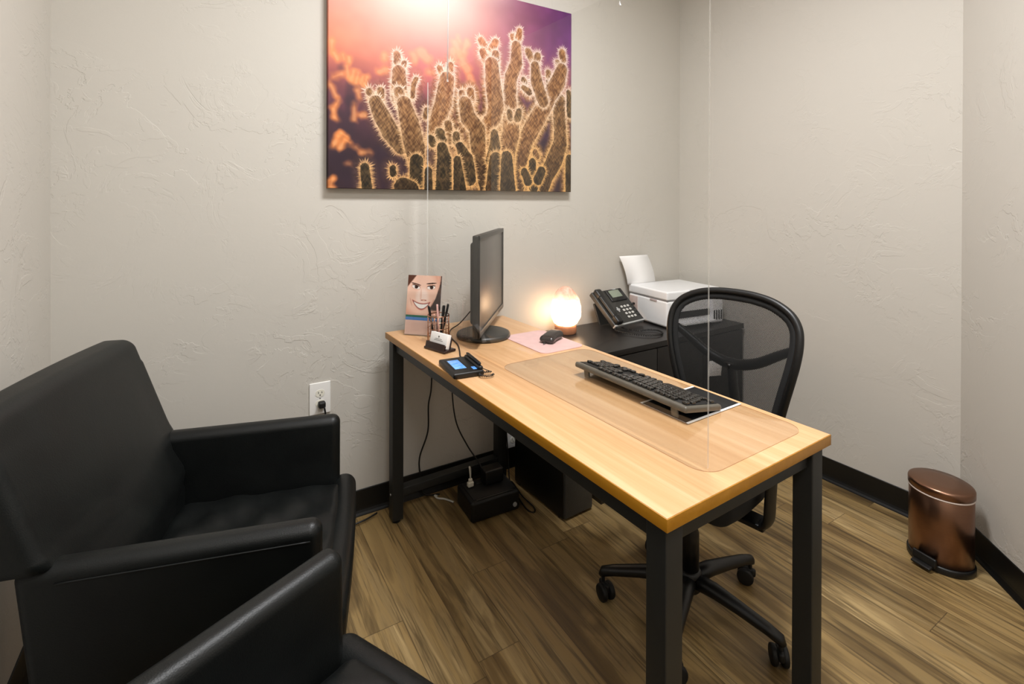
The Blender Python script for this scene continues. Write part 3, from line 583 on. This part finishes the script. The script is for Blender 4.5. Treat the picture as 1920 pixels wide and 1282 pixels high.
for i in range(90):
    a=i/90*2*PI*.86+.5; cx=.010+.022*math.cos(a); cy=-.088+.018*math.sin(a); rr=.0028; an=i*1.55
    pts.append((cx+rr*math.cos(an)*math.cos(a),cy+rr*math.cos(an)*math.sin(a),-.018+rr*math.sin(an)))
pts=[(-.002,-.055,.004),(.008,-.066,-.008)]+pts
b.tube(pts,.0013,5); b.build('coiled_tether',m_cord,st)

t=thing('usb_cable','thin black cable looping from the signature pad round to the back of the monitor','cable',dk(0,0,0),DA)
b=MB(); b.tube(smoothpath([(.094,.925,.010),(.108,.962,.004),(.135,1.02,.0028),(.163,1.09,.0028),(.180,1.17,.0028),(.200,1.235,.0028),(.240,1.300,.0028),(.285,1.310,.020),(.318,1.275,.075)],7),.0024,8); b.build('cable_run',m_cord,t)
# ------------------------------------------------------------------ wire cup with pens
cx,cy=.122,1.168
t=thing('pen_cup','rose gold wire pen cup behind the card holder on the desk','pen cup',dk(cx,cy,0),DA)
R=.040; Hc=.102; b=MB()
for z,rr in ((.002,.0014),(.028,.0011),(.055,.0011),(.080,.0011),(Hc,.002)): b.tube([(R*math.cos(a),R*math.sin(a),z) for a in [i*2*PI/36 for i in range(36)]],rr,6,True)
for i in range(16):
    a=i*2*PI/16; b.tube([(R*math.cos(a),R*math.sin(a),.002),(R*math.cos(a),R*math.sin(a),Hc)],.0011,5)
for i in range(-3,4):
    w=math.sqrt(R*R-(i*.011)**2); b.tube([(i*.011,-w,.002),(i*.011,w,.002)],.001,5)
b.build('wire_basket',m_chrome,t)
pens=[(-.024,.006,-.034,.012,.136,'black pen leaning to the left in the wire cup',m_black),(.004,.012,.010,.030,.130,'black pen second from the left in the wire cup',m_black),(.012,-.008,.018,-.010,.134,'dark pen upright in the middle of the wire cup',m_blackm),(.020,.010,.030,.020,.128,'dark grey pen right of the middle in the wire cup',m_dark),(.018,.0,.040,.004,.138,'black pen leaning farthest right in the wire cup',m_black),(-.004,-.014,-.010,-.012,.141,'clear pink pen among the black ones in the wire cup',M('pink_clear_plastic','e8b8b0',.2))]
for (bx,by,tx,ty,L,lab,mt) in pens:
    B=Vector((bx*.55,by,.004)); T=Vector((tx,ty,.13)); d=(T-B).normalized()
    w=dk(cx+B.x,cy+B.y,B.z); e=thing('pen',lab,'pen',w,DA,'pens in the wire cup')
    e2=d*L
    b=MB(); b.tube([d*.0,d*.008,d*.02,e2*.97,e2],[.001,.0028,.0040,.0040,.0034],10); b.build('barrel',mt,e)
    b=MB(); c0=e2*.97; s=Vector((.0045,0,0)); b.tube([c0+s,c0+s-d*.032],.0012,6); b.build('clip',m_blackm,e)

# ------------------------------------------------------------------ business card holder and cards
ang=DA+math.radians(-74)
t=thing('card_holder','dark acrylic business card holder in front of the wire cup','card holder',dk(.078,1.072,0),ang)
m_brown=M('smoky_brown_acrylic','2a1a16',.18)
b=MB(); b.box((0,.006,.005),(.112,.055,.009),.003,3); b.box((0,-.016,.017),(.100,.004,.026),.0015,2,rot=(math.radians(-14),0,0)); b.box((0,.016,.024),(.098,.004,.044),.0015,2,rot=(math.radians(-14),0,0)); b.build('holder_body',m_brown,t)
t=thing('business_cards','stack of white business cards standing in the dark card holder','business cards',dk(.0796,1.0725,.010),ang,rot=(math.radians(-14),0,ang))
b=MB(); b.box((0,0,.025),(.090,.016,.049),.0006,1); b.build('card_stack',m_paper,t)
mb1=M('card_ink','6e6a66',.7); b=MB(); b.cyl((0,-.0083,.037),.0035,.0004,12,(PI/2,0,0)); b.build('card_emblem',mb1,t)
for z,w in ((.029,.034),(.024,.046)): MB().box((0,-.0082,z),(w,.0004,.0016),.0001,1).build('card_lettering',mb1,t)
b=MB(); arc=[(-.045,-.0)]+[(-.045+.09*i/14,.012-.014*math.sin(PI*i/14)) for i in range(15)]+[(.045,0)]
b.prism([(x,z) for x,z in arc],0,.0004,Matrix(((1,0,0,0),(0,0,-1,-.0082),(0,1,0,0),(0,0,0,1)))); b.build('card_swoosh',M('card_maroon','3a1f22',.5),t)

# ------------------------------------------------------------------ brochure stand
bl=(.048,1.333); br=(.147,1.226); wB=math.hypot(br[0]-bl[0],br[1]-bl[1]); angB=DA+math.atan2(br[1]-bl[1],br[0]-bl[0])
lean=math.radians(-9)
t=thing('brochure_stand','clear acrylic brochure stand at the far left end of the desk','brochure stand',dk(*bl,0),angB)
b=MB()
b.box((wB/2,.0,.045),(wB+.006,.0022,.086),.0006,1,rot=(lean,0,0)); b.box((wB/2,.0135,.085),(wB+.002,.0022,.170),.0006,1,rot=(lean,0,0)); b.box((wB/2,.006,.0015),(wB+.002,.024,.0025),.0008,1)
b.build('clear_holder',m_acryl,t)
t=thing('brochure','brochure with a smiling woman\'s face above green and blue bands','brochure',dk(*bl,.004),angB,rot=(lean,0,angB))
g=print_grid('cover',wB,.232,130,200,face_print,m_gloss,t,loc=(0,.006,.0)); 
MB().box((wB/2,.0075,.116),(wB,.0022,.232),.0004,1).build('pages',m_paper,t)

# ------------------------------------------------------------------ storage cabinet
CH=.645; cA=math.radians(1.2)
t=thing('storage_cabinet','low black-brown storage cabinet against the back wall behind the desk','cabinet',(1.42,1.592,0),cA)
CW,CD=1.005,.435
MB().box((CW/2,CD/2,CH-.0125),(CW,CD,.025),.0012,2).build('cabinet_top',m_cab,t)
b=MB(); b.box((.010,CD/2,(CH-.027)/2),(.018,CD-.02,CH-.027),.001,1); b.box((CW-.010,CD/2,(CH-.027)/2),(.018,CD-.02,CH-.027),.001,1); b.box((CW/2,CD-.013,(CH-.027)/2),(CW-.038,.006,CH-.03),.001,1); b.box((CW/2,CD/2,.05),(CW-.038,CD-.02,.018),.001,1); b.box((CW/2,.03,.02),(CW-.038,.018,.040),.001,1)
b.box((CW*.5,CD/2,(CH-.03)/2+.03),(.018,CD-.04,CH-.095),.001,1); b.build('carcass',m_cab,t)
for i in range(3):
    w=(CW-.012)/3; d_=MB().box((.006+w*(i+.5),.010,(CH-.027+.045)/2),(w-.004,.017,CH-.027-.050),.0015,2).build('door',m_cab,t)
n=thing('note_sheet','small white paper note on the cabinet front, seen through the chair mesh','note',(2.165,1.597,.455),cA+.0)
n.rotation_euler=(0,0,cA)
MB().box((0,-.0015,0),(.105,.0012,.075),.0003,1,rot=(0,math.radians(8),0)).build('note_paper',m_paper,n)

# ------------------------------------------------------------------ salt lamp
LX,LY=1.492,1.945
t=thing('salt_lamp','glowing pinkish salt crystal lamp on a round wooden base by the wall','lamp',(LX,LY,CH))
MB().lathe([(0,0),(.050,0),(.053,.004),(.054,.034),(.050,.040),(0,.040)],seg=40).build('wooden_base',M('lamp_base_wood','b0714c',.5,var=.15),t)
ms_=NT('salt_crystal'); v=ms_.coords(); nz=ms_.noise(v,22,5,.6,.8); sp=ms_.n('ShaderNodeSeparateXYZ'); tc=ms_.n('ShaderNodeTexCoord'); ms_.l(tc.outputs['Object'],sp.inputs[0])
g1=ms_.math('SUBTRACT',1.0,ms_.math('DIVIDE',ms_.math('ABSOLUTE',ms_.math('SUBTRACT',sp.outputs[2],.085)),.135))
g2=ms_.math('MULTIPLY',ms_.math('MAXIMUM',g1,0.0),ms_.math('ADD',.55,ms_.math('MULTIPLY',nz,.9)))
bs=ms_.bsdf(ms_.ramp(nz,[(.35,srgb('e9a284')),(.65,srgb('f3cdb8'))]),.5,0,.4,nz,.5,.004)
ms_.l(ms_.ramp(g2,[(.08,(1,.34,.16,1)),(.45,(1,.62,.36,1)),(.8,(1,.64,.37,1))]),bs.inputs['Emission Color'])
ms_.l(ms_.math('MULTIPLY',ms_.math('POWER',g2,2.0),14),bs.inputs['Emission Strength'])
def cw(p):
    a=math.atan2(p.y,p.x); z=p.z; k=1+.05*math.sin(3*a+z*30)+.035*math.sin(5*a-z*47+1)+.02*math.sin(9*a+z*80)
    return (p.x*k*.90,p.y*k*.90,z)
b=MB(); prof=[(0,.038),(.045,.038),(.064,.050),(.076,.075),(.082,.105),(.080,.135),(.070,.170),(.052,.200),(.035,.216),(.018,.226),(0,.229)]
pp=[]
for (r0,z0),(r1,z1) in zip(prof,prof[1:]):
    for j in range(4): pp.append((r0+(r1-r0)*j/4,z0+(z1-z0)*j/4))
pp.append(prof[-1]); b.lathe(pp,seg=48); b.v=[Vector(cw(p)) for p in b.v]; b.build('salt_crystal',ms_.m,t,label='glowing rough salt crystal')

# ------------------------------------------------------------------ desk phone
t=thing('desk_phone','black desk phone with grey display and white keypad on the cabinet','phone',(1.832,1.853,CH),math.radians(8))
W,Dp=.240,.170; tilt=math.radians(42)
ph=MB(); ca=Matrix.Translation((0,0,.022))@Euler((tilt,0,0)).to_matrix().to_4x4()
def TL(b,c,s,r=.004,k=2,**kw):
    M0=ca@Matrix.Translation(Vector(c)); bb=MB(); bb.box((0,0,0),s,r,k,**kw); b.add([M0@v for v in bb.v],bb.f); return b
TL(ph,(0,.108,-.004),(W,.216,.026),.007,3); shell=ph.build('phone_body',m_dark,t)
b=MB(); TL(b,(0,.002,-.002),(W,.010,.022),.003,2); b.build('front_strip',m_grey,t,label='light grey front strip')
b=MB(); TL(b,(.038,.172,.012),(.125,.075,.010),.004,2); b.build('display_housing',m_black,t)
b=MB(); TL(b,(.034,.178,.0178),(.082,.045,.0012),.0003,1); b.build('display',M('lcd_grey_green','87907f',.25),t,label='grey green display')
o=text('Yealink',.010,m_white,t,(0,0,0),(0,0,0),'logo_lettering'); o.matrix_local=ca@Matrix.Translation((.045,.2065,.0178))
kmesh=None
for r_ in range(4):
    for c_ in range(3):
        M0=ca@Matrix.Translation((.018+c_*.026,.098-r_*.0215,.0105))
        if kmesh is None:
            kb_=MB(); kb_.box((0,0,0),(.016,.0125,.004),.002,2); o=kb_.build('keypad_key',M('pale_key_print','c9c6c0',.4),t); kmesh=o
        else: o=kmesh.copy(); COL.objects.link(o)
        o.matrix_local=M0
for i in range(4):
    b=MB(); TL(b,(.105,.098-i*.0215,.010),(.009,.006,.003),.001,1); b.build('function_button',m_blackm,t)
b=MB(); TL(b,(-.022,.085,.011),(.010,.030,.004),.002,2); TL(b,(-.022,.085,.0115),(.024,.010,.004),.002,2); b.build('navigation_key',m_grey,t)
# handset on the left side
b=MB(); TL(b,(-.088,.110,.022),(.040,.215,.018),.008,3); TL(b,(-.088,.190,.018),(.046,.052,.034),.012,3); TL(b,(-.088,.026,.018),(.046,.050,.034),.012,3); b.build('handset',m_black,t)
b=MB(); b.box((-.02,.135,.0575),(.16,.012,.115),.004,2,rot=(math.radians(-22),0,0)); b.build('stand',m_black,t)
b=MB(); pts=[]; path=smoothpath([(-.088,.005,.030),(-.128,-.01,.008),(-.128,-.055,.008),(-.109,-.112,.008),(-.075,-.165,.008),(-.03,-.188,.008),(.02,-.180,.008),(.044,-.140,.008),(.02,-.105,.008),(-.03,-.085,.008),(-.06,-.03,.008),(-.05,.02,.012)],22)
for i,p in enumerate(path):
    an=i*1.7; pts.append((p.x,p.y+.0048*math.cos(an),max(p.z,.008)+.0048*math.sin(an)))
b.tube(pts,.0017,5); b.build('coiled_cord',m_cord,t)

# ------------------------------------------------------------------ printer
t=thing('printer','compact white inkjet printer on the cabinet with paper in its rear feed','printer',(2.178,1.870,CH),math.radians(-5))
PW,PD,PHt=.378,.300,.186
m_pw=M('printer_white','f0f0f1',.28,var=.008)
b=MB(); b.box((0,.0,.071),(PW,PD,.136),.014,5); 
b.build('printer_body',m_pw,t)
b=MB(); b.box((0,0,.1635),(PW+.002,PD+.002,.045),.009,5); b.build('scanner_lid',m_pw,t)
b=MB(); b.box((0,0,.140),(PW-.003,PD-.003,.003),.001,1); b.build('lid_seam',M('seam_grey','8a8a8c',.6),t)
b=MB(); b.box((PW/2-.040,-PD/2-.004,.092),(.085,.030,.182),.012,4); b.build('ink_tank_cover',m_pw,t)
b=MB(); b.box((-.005,-PD/2-.001,.062),(.22,.006,.034),.002,1); b.build('output_slot',m_hole,t,label='dark output slot')
b=MB(); b.box((.0,-PD/2-.02,.022),(.22,.045,.012),.003,2); b.build('output_tray',m_pw,t)
for i in range(4): MB().box((PW/2-.066+i*.017,-PD/2-.0195,.045),(.009,.002,.05),.0006,1).build('ink_window',m_hole,t)
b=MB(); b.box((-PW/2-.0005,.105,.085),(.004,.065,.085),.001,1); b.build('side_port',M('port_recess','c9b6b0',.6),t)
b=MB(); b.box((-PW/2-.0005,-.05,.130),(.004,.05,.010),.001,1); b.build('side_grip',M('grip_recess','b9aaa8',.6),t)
b=MB(); b.cyl((-.105,-PD/2-.0006,.103),.0075,.003,20,(PI/2,0,0)); mm=NT('power_led'); bb=mm.bsdf(srgb('dfe9fb'),.4); bb.inputs['Emission Color'].default_value=srgb('6f9bf2'); bb.inputs['Emission Strength'].default_value=1.2; mm.l(mm.ramp(mm.noise(mm.coords(),50),[(0,srgb('cfe0fb')),(1,srgb('e8effc'))]),bb.inputs['Base Color']); b.build('power_button',mm.m,t,label='blue lit power button')
MB().box((-.150,-PD/2-.0005,.070),(.005,.003,.006),.0005,1).build('card_slot',m_hole,t)
MB().box((-.150,-PD/2-.0005,.034),(.003,.003,.024),.0005,1).build('indicator',m_hole,t)
text('EPSON',.0125,M('logo_grey','55565a',.5),t,(.005,-PD/2-.0018,.166),(PI/2,0,0),'logo_lettering')
b=MB(); b.box((.01,-PD/2+.004,.1865),(.085,.012,.0022),.0008,1); b.build('lid_lip',m_pw,t)
b=MB(); b.tube(smoothpath([(-.19,.10,.085),(-.215,.09,.082),(-.25,.07,.055),(-.29,.06,.03),(-.33,.07,.008)],6),.0035,8); b.box((-.192,.10,.085),(.016,.014,.010),.002,1); b.build('power_cable',m_cord,t)
# paper in the feed (a separate thing)
t=thing('paper_sheet','white sheet of paper curving up out of the printer feed','paper',(2.080,2.000,CH+.176),math.radians(-5))
vs=[];fs=[];n=14
for i in range(n+1):
    s_=i/n; y=.012-.034*s_+.052*s_*s_; z=.006+.160*s_
    for x in (-.100,.100): vs.append((x-.045*s_,y,z))
for i in range(n): fs.append([2*i,2*i+1,2*i+3,2*i+2])
b=MB(); b.add(vs,fs); o=b.build('sheet',m_paper,t); md=o.modifiers.new('thickness','SOLIDIFY'); md.thickness=.0012

# ------------------------------------------------------------------ pedal bin
t=thing('pedal_bin','copper coloured oval pedal bin in the corner beside the angled wall','bin',(2.250,.722,0),math.radians(-100))
SX,SY=.97,.90
MB().lathe([(0,0),(.098,0),(.1005,.003),(.1005,.020),(.0975,.024),(0,.024)],seg=56,sx=SX,sy=SY).build('plastic_base',m_black,t)
MB().lathe([(.093,.0245),(.0955,.026),(.0955,.250),(.094,.2515),(0,.2515)],seg=64,sx=SX,sy=SY).build('metal_body',m_copper,t)
MB().lathe([(.094,.252),(.0975,.253),(.0975,.257),(.094,.258),(0,.2585)],seg=64,sx=SX,sy=SY).build('rim_ring',M('clear_bag_rim','d8c7bc',.25),t,label='pale translucent rim ring')
MB().lathe([(.0955,.2585),(.0985,.261),(.0985,.279),(.0965,.284),(.090,.2875),(.05,.289),(0,.2895)],seg=64,sx=SX,sy=SY).build('lid',m_copper,t)
b=MB(); b.box((0,-.092,.032),(.075,.014,.030),.006,3,rot=(math.radians(-12),0,0)); b.box((0,-.104,.016),(.060,.028,.008),.003,2,rot=(math.radians(12),0,0)); b.build('pedal',m_black,t)
b=MB(); b.box((0,.088,.262),(.05,.012,.022),.004,2); b.build('hinge',m_black,t)

# ------------------------------------------------------------------ office chair
RC=math.radians(-80); CX,CY=1.2935,1.0427
t=thing('office_chair','black mesh-back swivel chair on castors behind the desk','office chair',(CX,CY,0),RC)
hb=MB(); hb.lathe([(0,.070),(.030,.070),(.036,.078),(.036,.125),(.030,.135),(0,.135)],seg=28); hub=hb.build('hub',m_black,t)
for k in range(5):
    a=math.radians(1+72*k); c,s_=math.cos(a),math.sin(a)
    path=[(.02,.105),(.08,.108),(.16,.100),(.235,.090),(.268,.082),(.276,.070)]; b=MB()
    b.tube([(c*r,s_*r,z) for r,z in path],[.026,.025,.021,.0185,.017,.010],12,flat=.85,up=(0,0,1)); arm=b.build('star_arm',m_black,t)
    px,py=c*.268,s_*.268; ca_=a+2.2; dx,dy=math.cos(ca_),math.sin(ca_); nx,ny=-dy,dx
    w=MB(); 
    for sg in (-1,1): w.cyl((px+dx*.014+nx*sg*.014,py+dy*.014+ny*sg*.014,.0265),.0262,.017,24,(PI/2,0,ca_),bev=.005)
    w.box((px+dx*.006,py+dy*.006,.040),(.046,.016,.026),.007,3,rot=(0,0,ca_)); w.cyl((px,py,.062),.006,.03,10)
    w.build('castor',m_blackm,arm)
b=MB(); b.lathe([(0,.13),(.028,.13),(.028,.25),(.024,.26),(.0235,.30),(.014,.305),(.014,.40),(0,.40)],seg=24); b.build('gas_lift',m_black,t)
b=MB(); b.box((0,.01,.395),(.16,.22,.035),.010,3); b.box((.13,-.02,.405),(.11,.012,.010),.004,2); b.build('tilt_mechanism',m_blackm,t)
def seatw(p):
    x,y,z=p; k=1-.14*max(0,(y)/.22)-.10*abs(y/.22)**4; p.x=x*k; p.y=y*(1-.10*abs(x/.23)**4); p.z=z+.008*(x/.23)**2*(1 if z>0 else 0); return p
b=MB(); b.box((0,-.005,.470),(.455,.440,.072),.035,6,(8,8,1),None,seatw); b.build('seat',m_fabric,t)
b=MB(); b.box((0,.0,.428),(.34,.33,.022),.010,3); b.build('seat_pan',m_black,t)
# back: outline in local x,z; depth y curves
OUT=[(0,.966),(.07,.963),(.135,.950),(.190,.922),(.218,.885),(.226,.840),(.222,.785),(.210,.725),(.195,.665),(.181,.61),(.168,.56),(.150,.525),(.10,.505),(0,.50)]
for sg in (-1,1):
    b=MB(); b.box((sg*.175,-.04,.405),(.150,.060,.016),.005,2); b.tube(smoothpath([(sg*.235,-.04,.405),(sg*.252,-.04,.420),(sg*.256,-.04,.47),(sg*.262,-.045,.56),(sg*.266,-.05,.645)],5),[.033]*21,12,flat=.33,up=(1,0,0)); ar=b.build('armrest',m_black,t)
    MB().box((sg*.266,-.075,.655),(.075,.20,.022),.010,3).build('arm_pad',m_blackm,ar)
def yb(x,z): return .262+.055*((z-.50)/.47)-.35*x*x+ .03*math.sin((z-.5)/.47*PI)*-1
half=[(x,z) for x,z in OUT]; full=half+[(-x,z) for x,z in reversed(half[1:-1])]
pth=smoothpath([(x,yb(x,z),z) for x,z in full],5,True)
b=MB(); b.tube(pth,.0125,12,True); b.build('back_frame',m_black,t)
def inset(pts,d):
    n=len(pts); o=[]
    for i,p in enumerate(pts):
        a,c_=pts[i-1],pts[(i+1)%n]; tx,tz=c_.x-a.x,c_.z-a.z; L=math.hypot(tx,tz) or 1; nx,nz=tz/L,-tx/L
        if nx*(-p.x)+nz*(.73-p.z)<0: nx,nz=-nx,-nz
        x,z=p.x+nx*d,p.z+nz*d; o.append(Vector((x,yb(x,z)+.001,z)))
    return o
b=MB(); A_=inset(pth,.004); B_=inset(pth,.030); n_=len(A_)
b.add(A_+B_,[[i,(i+1)%n_,n_+(i+1)%n_,n_+i] for i in range(n_)]); o=b.build('mesh_border',m_fabric,t); md=o.modifiers.new('thickness','SOLIDIFY'); md.thickness=.003
# mesh panel
vs=[];fs=[];NZ,NX=26,20
def xw(z):
    for (x0,z0),(x1,z1) in zip(OUT,OUT[1:]):
        if z1<=z<=z0: return x0+(x1-x0)*(z0-z)/max(z0-z1,1e-6)
    return 0
for i in range(NZ+1):
    z=.505+(.960-.505)*i/NZ; w=xw(z)
    for j in range(NX+1): x=w*(2*j/NX-1); vs.append((x,yb(x,z)+.002,z))
for i in range(NZ):
    for j in range(NX): a=i*(NX+1)+j; fs.append([a,a+1,a+NX+2,a+NX+1])
b=MB(); b.add(vs,fs); b.build('mesh_panel',m_mesh,t,label='see-through black mesh')
# Y-shaped brace behind the mesh
b=MB(); br_=smoothpath([(x,yb(x,z)+.022,z) for x,z in ((-.212,.815),(-.16,.785),(-.09,.742),(-.03,.722),(0,.719),(.03,.722),(.09,.742),(.16,.785),(.212,.815))],5)
b.tube(br_,[.013+.009*(1-abs(i/(len(br_)-1)*2-1)) for i in range(len(br_))],10); b.build('lumbar_brace',m_black,t)
b=MB(); sp_=smoothpath([(0,yb(0,.725)+.025,.725),(0,yb(0,.65)+.04,.64),(0,.315,.55),(0,.30,.47),(0,.24,.405),(0,.12,.388),(0,.05,.39)],6)
b.tube(sp_,[.028]*len(sp_),12,flat=.45); b.build('back_support',m_black,t)

# ------------------------------------------------------------------ armchairs
def wrinkle(x,y,s): return s*(math.sin(38*y+5*math.sin(9*x)+3*x)*.5+.5*math.sin(61*y+4*math.sin(14*x+1)))
def armchair(label,loc,rz):
    t=thing('leather_armchair',label,'armchair',loc,rz,'black leather guest armchairs')
    # base / side shells
    def armw(sg):
        def f(p):
            y,z=p.y,p.z
            k=max(0,(.30-z)/.60); p.x+= -sg*.012*k           # slight tuck toward floor
            if y<0 and z<.0: p.y+=.030*min(1,-z/.28)*max(0,-y/.27)
            if y>0: p.y+= -.02*max(0,-z/.3)+.03*max(0,z/.3)
            p.x-= sg*.010*math.sin(PI*(y+.27)/.54)*0
            return p
        return f
    for sg in (-1,1):
        b=MB(); b.box((sg*.2585,-.035,.352),(.053,.480,.576),.024,6,(1,8,8),None,armw(sg)); a=b.build('arm',m_leather,t)
        b=MB(); yy=[-.255+.42*i/20 for i in range(21)]
        b.tube([(sg*.2850,y,.612) for y in yy],.0018,6); b.build('welt_seam',m_leather,a)
    def seatw(p):
        x,y,z=p.x,p.y,p.z
        if z>.0:
            edge=max(0,1-(abs(x)/.235)**6)*max(0,1-(abs(y)/.235)**6)
            p.z+= .012*edge+.0085*wrinkle(x,y,1)*edge*min(1,max(0,(y+.24)/.2)+.35)
        return p
    b=MB(); b.box((0,-.075,.372),(.468,.440,.160),.034,6,(16,48,1),None,seatw); b.build('seat_cushion',m_leather,t)
    def frontw(p):
        p.y+= .055*max(0,(.12-p.z)/.34)-.010*math.cos(p.x/.29*PI/2)*max(0,(p.z+.1)/.3); return p
    b=MB(); b.box((0,-.285,.270),(.566,.070,.372),.033,6,(10,1,8),None,frontw); b.build('front_panel',m_leather,t)
    b=MB(); b.box((0,.175,.30),(.50,.09,.42),.02,3); b.build('rear_panel',m_leather,t)
    # backrest: rises from arm height to .905 and leans back; its lower part sits between the arms
    def bw(p):
        x,y,z=p.x,p.y,p.z; h=(z+.27)/.54
        lean=.030*h+.105*max(0,h-.35)/.65
        if y<0: p.y+=-.016*math.sin(PI*min(1,max(0,h)))*(1-min(1,(x/.25)**2))+.0030*math.sin(60*(x*.55+z)+6*math.sin(8*x))*max(0,.6-h)*1.7*(1-min(1,abs(x)/.25))
        p.y+=lean-(.022*max(0,1-abs(h-.32)/.22) if y<0 else 0)
        if z<-.02: p.x*=.80
        elif z<.0: p.x*=.80+.20*min(1,(z+.02)/.018)
        p.z=z-.008*(x/.285)**2*(1 if z>.2 else 0); return p
    b=MB(); b.box((0,.180,.637),(.586,.085,.545),.026,7,(16,1,30),None,bw); b.build('backrest',m_leather,t)
    for sx in (-1,1):
        for y in (-.215,.165): MB().box((sx*.225,y,.034),(.045,.045,.066),.004,2).build('foot',m_blackm,t)
    return t
armchair('black leather armchair against the left wall, facing the desk',(.003,1.388,0),math.radians(74))
armchair('black leather armchair nearest the camera, only its arm and seat corner in view',(.072,.614,0),math.radians(116))

# ------------------------------------------------------------------ outlets, plugs and cords
def outlet(label,x,z,w,h):
    t=thing('wall_outlet',label,'outlet',(x,YB,z))
    MB().box((0,-.003,0),(w,.0058,h),.0025,3).build('cover_plate',m_brass,t)
    for s in (-1,1):
        b=MB(); b.prism(rrect(.034,.028,.013,6),0,.0015,Matrix(((1,0,0,0),(0,0,-1,-.0058),(0,1,0,s*.020),(0,0,0,1)))); r_=b.build('receptacle',m_cream,t)
        for dx,hh in ((-.0065,.008),(.0065,.0065)): MB().box((dx,-.0075,s*.020+.003),(.0022,.0012,hh),.0003,1).build('slot',m_hole,r_)
        MB().cyl((0,-.0075,s*.020-.007),.0024,.0012,12,(PI/2,0,0)).build('ground_hole',m_hole,r_)
    MB().cyl((0,-.0063,0),.0028,.0015,12,(PI/2,0,0)).build('screw',m_silver,t)
outlet('white wall outlet above the armchair arm with a black plug in it',.3704,.512,.079,.124)
outlet('white wall outlet low behind the desk, mostly hidden by the desk rail',1.262,.120+.03,.070,.114)
t=thing('power_lead','black power cord plugged into the upper left wall outlet, dropping behind the armchair','cord',(.374,YB-.0085,.492))
b=MB(); b.box((0,-.014,0),(.026,.026,.024),.006,3); b.build('plug',m_blackm,t)
b=MB(); b.tube(smoothpath([(.006,-.026,-.006),(.010,-.030,-.03),(.014,-.022,-.08),(.02,-.020,-.20),(.03,-.024,-.35),(.06,-.05,-.476),(.14,-.06,-.4795),(.21,-.04,-.4775)],8),.0035,8); b.build('cable',m_cord,t)
def cord(label,pts,r,mat,name='cable'):
    t=thing(name,label,'cable',pts[0]); o=Vector(pts[0])
    b=MB(); b.tube(smoothpath([Vector(p)-o for p in pts],8),r,8); b.build('cable_run',mat,t); return t
cord('black cable hanging down the back wall just right of the left desk leg',[(.830,2.035,.74),(.828,2.035,.49),(.814,2.035,.40),(.811,2.035,.285),(.776,2.040,.18),(.779,2.040,.10),(.79,2.035,.02),(.86,2.02,.005)],.0035,m_cord)
cord('black cable slanting from the desk down to the battery backup box',[(.905,1.995,.70),(.897,1.975,.50),(.905,1.95,.345),(.95,1.93,.235),(.99,1.90,.165),(1.00,1.88,.135)],.0032,m_cord)
cord('white cord lying on the floor beside the battery backup box',[(.845,2.01,.006),(.838,2.02,.005),(.842,1.995,.005),(.865,1.975,.005),(.889,1.935,.005)],.0040,m_cordw)
cord('tangle of black cable on the floor between the backup box and the computer',[(1.118,1.84,.07),(1.14,1.86,.05),(1.15,1.80,.02),(1.162,1.73,.006),(1.145,1.70,.006),(1.13,1.72,.006),(1.135,1.78,.006),(1.15,1.90,.03),(1.165,1.94,.10),(1.17,1.97,.24)],.003,m_cord)

# battery backup
t=thing('battery_backup','black battery backup box with sockets on the floor under the desk','battery backup',(1.003,1.838,0),math.radians(-3))
b=MB(); b.box((0,0,.044),(.220,.160,.084),.012,4); b.build('case',m_black,t)
b=MB(); b.box((0,.0,.087),(.190,.130,.004),.0015,1); b.build('socket_panel',m_blackm,t)
for i in range(4):
    MB().box((-.07+i*.045,.045,.0895),(.028,.030,.0025),.001,1).build('socket',M('socket_black','1c1c1c',.5) if i==0 else bpy.data.materials['socket_black'],t)
b=MB(); b.box((.0,-.070,.0875),(.17,.006,.004),.0015,1); b.build('trim_strip',m_dark,t)
MB().cyl((.085,-.082,.03),.009,.006,16,(PI/2,0,0)).build('reset_button',m_grey,t)
t=thing('power_adapter','black power adapter brick standing on the battery backup box','power adapter',(1.035,1.862,.0905),math.radians(-3))
MB().box((0,0,.030),(.085,.055,.058),.006,3).build('adapter_body',m_black,t)
t=thing('white_plug','white plug standing in the battery backup box','plug',(.935,1.868,.0905))
b=MB(); b.box((0,0,.011),(.026,.018,.020),.004,3); b.box((0,0,.027),(.016,.013,.014),.004,3); b.build('plug_body',m_cream,t)
b=MB(); b.tube(smoothpath([(0,0,.033),(-.002,0,.06),(.0,.01,.078),(.010,.02,.06),(.016,.03,.02),(.02,.035,.004)],6),.0032,8); b.build('cable_lead',m_cordw,t)

# computer tower
t=thing('computer_tower','black desktop computer tower with a perforated front on the floor under the desk','computer',(1.283,1.772,0),math.radians(3))
MB().box((0,0,.186),(.155,.345,.360),.006,3).build('case',m_black,t)
mt=NT('perforated_black'); tc=mt.n('ShaderNodeTexCoord'); sp=mt.n('ShaderNodeSeparateXYZ'); mt.l(tc.outputs['Object'],sp.inputs[0]); kk=2*PI/.0065
hh=mt.math('MULTIPLY',mt.math('SINE',mt.math('MULTIPLY',mt.math('ADD',sp.outputs[0],sp.outputs[2]),kk)),mt.math('SINE',mt.math('MULTIPLY',mt.math('SUBTRACT',sp.outputs[0],sp.outputs[2]),kk)))
mt.bsdf(mt.ramp(mt.math('ABSOLUTE',hh),[(.55,srgb('050505')),(.8,srgb('6a6b6a'))]),.4,0,.5)
MB().box((0,-.175,.186),(.150,.012,.352),.004,2).build('front_grille',mt.m,t,label='perforated front grille')
for sx in (-1,1):
    for sy in (-1,1): MB().cyl((sx*.06,sy*.14,.003),.012,.006,16).build('foot',m_blackm,t)
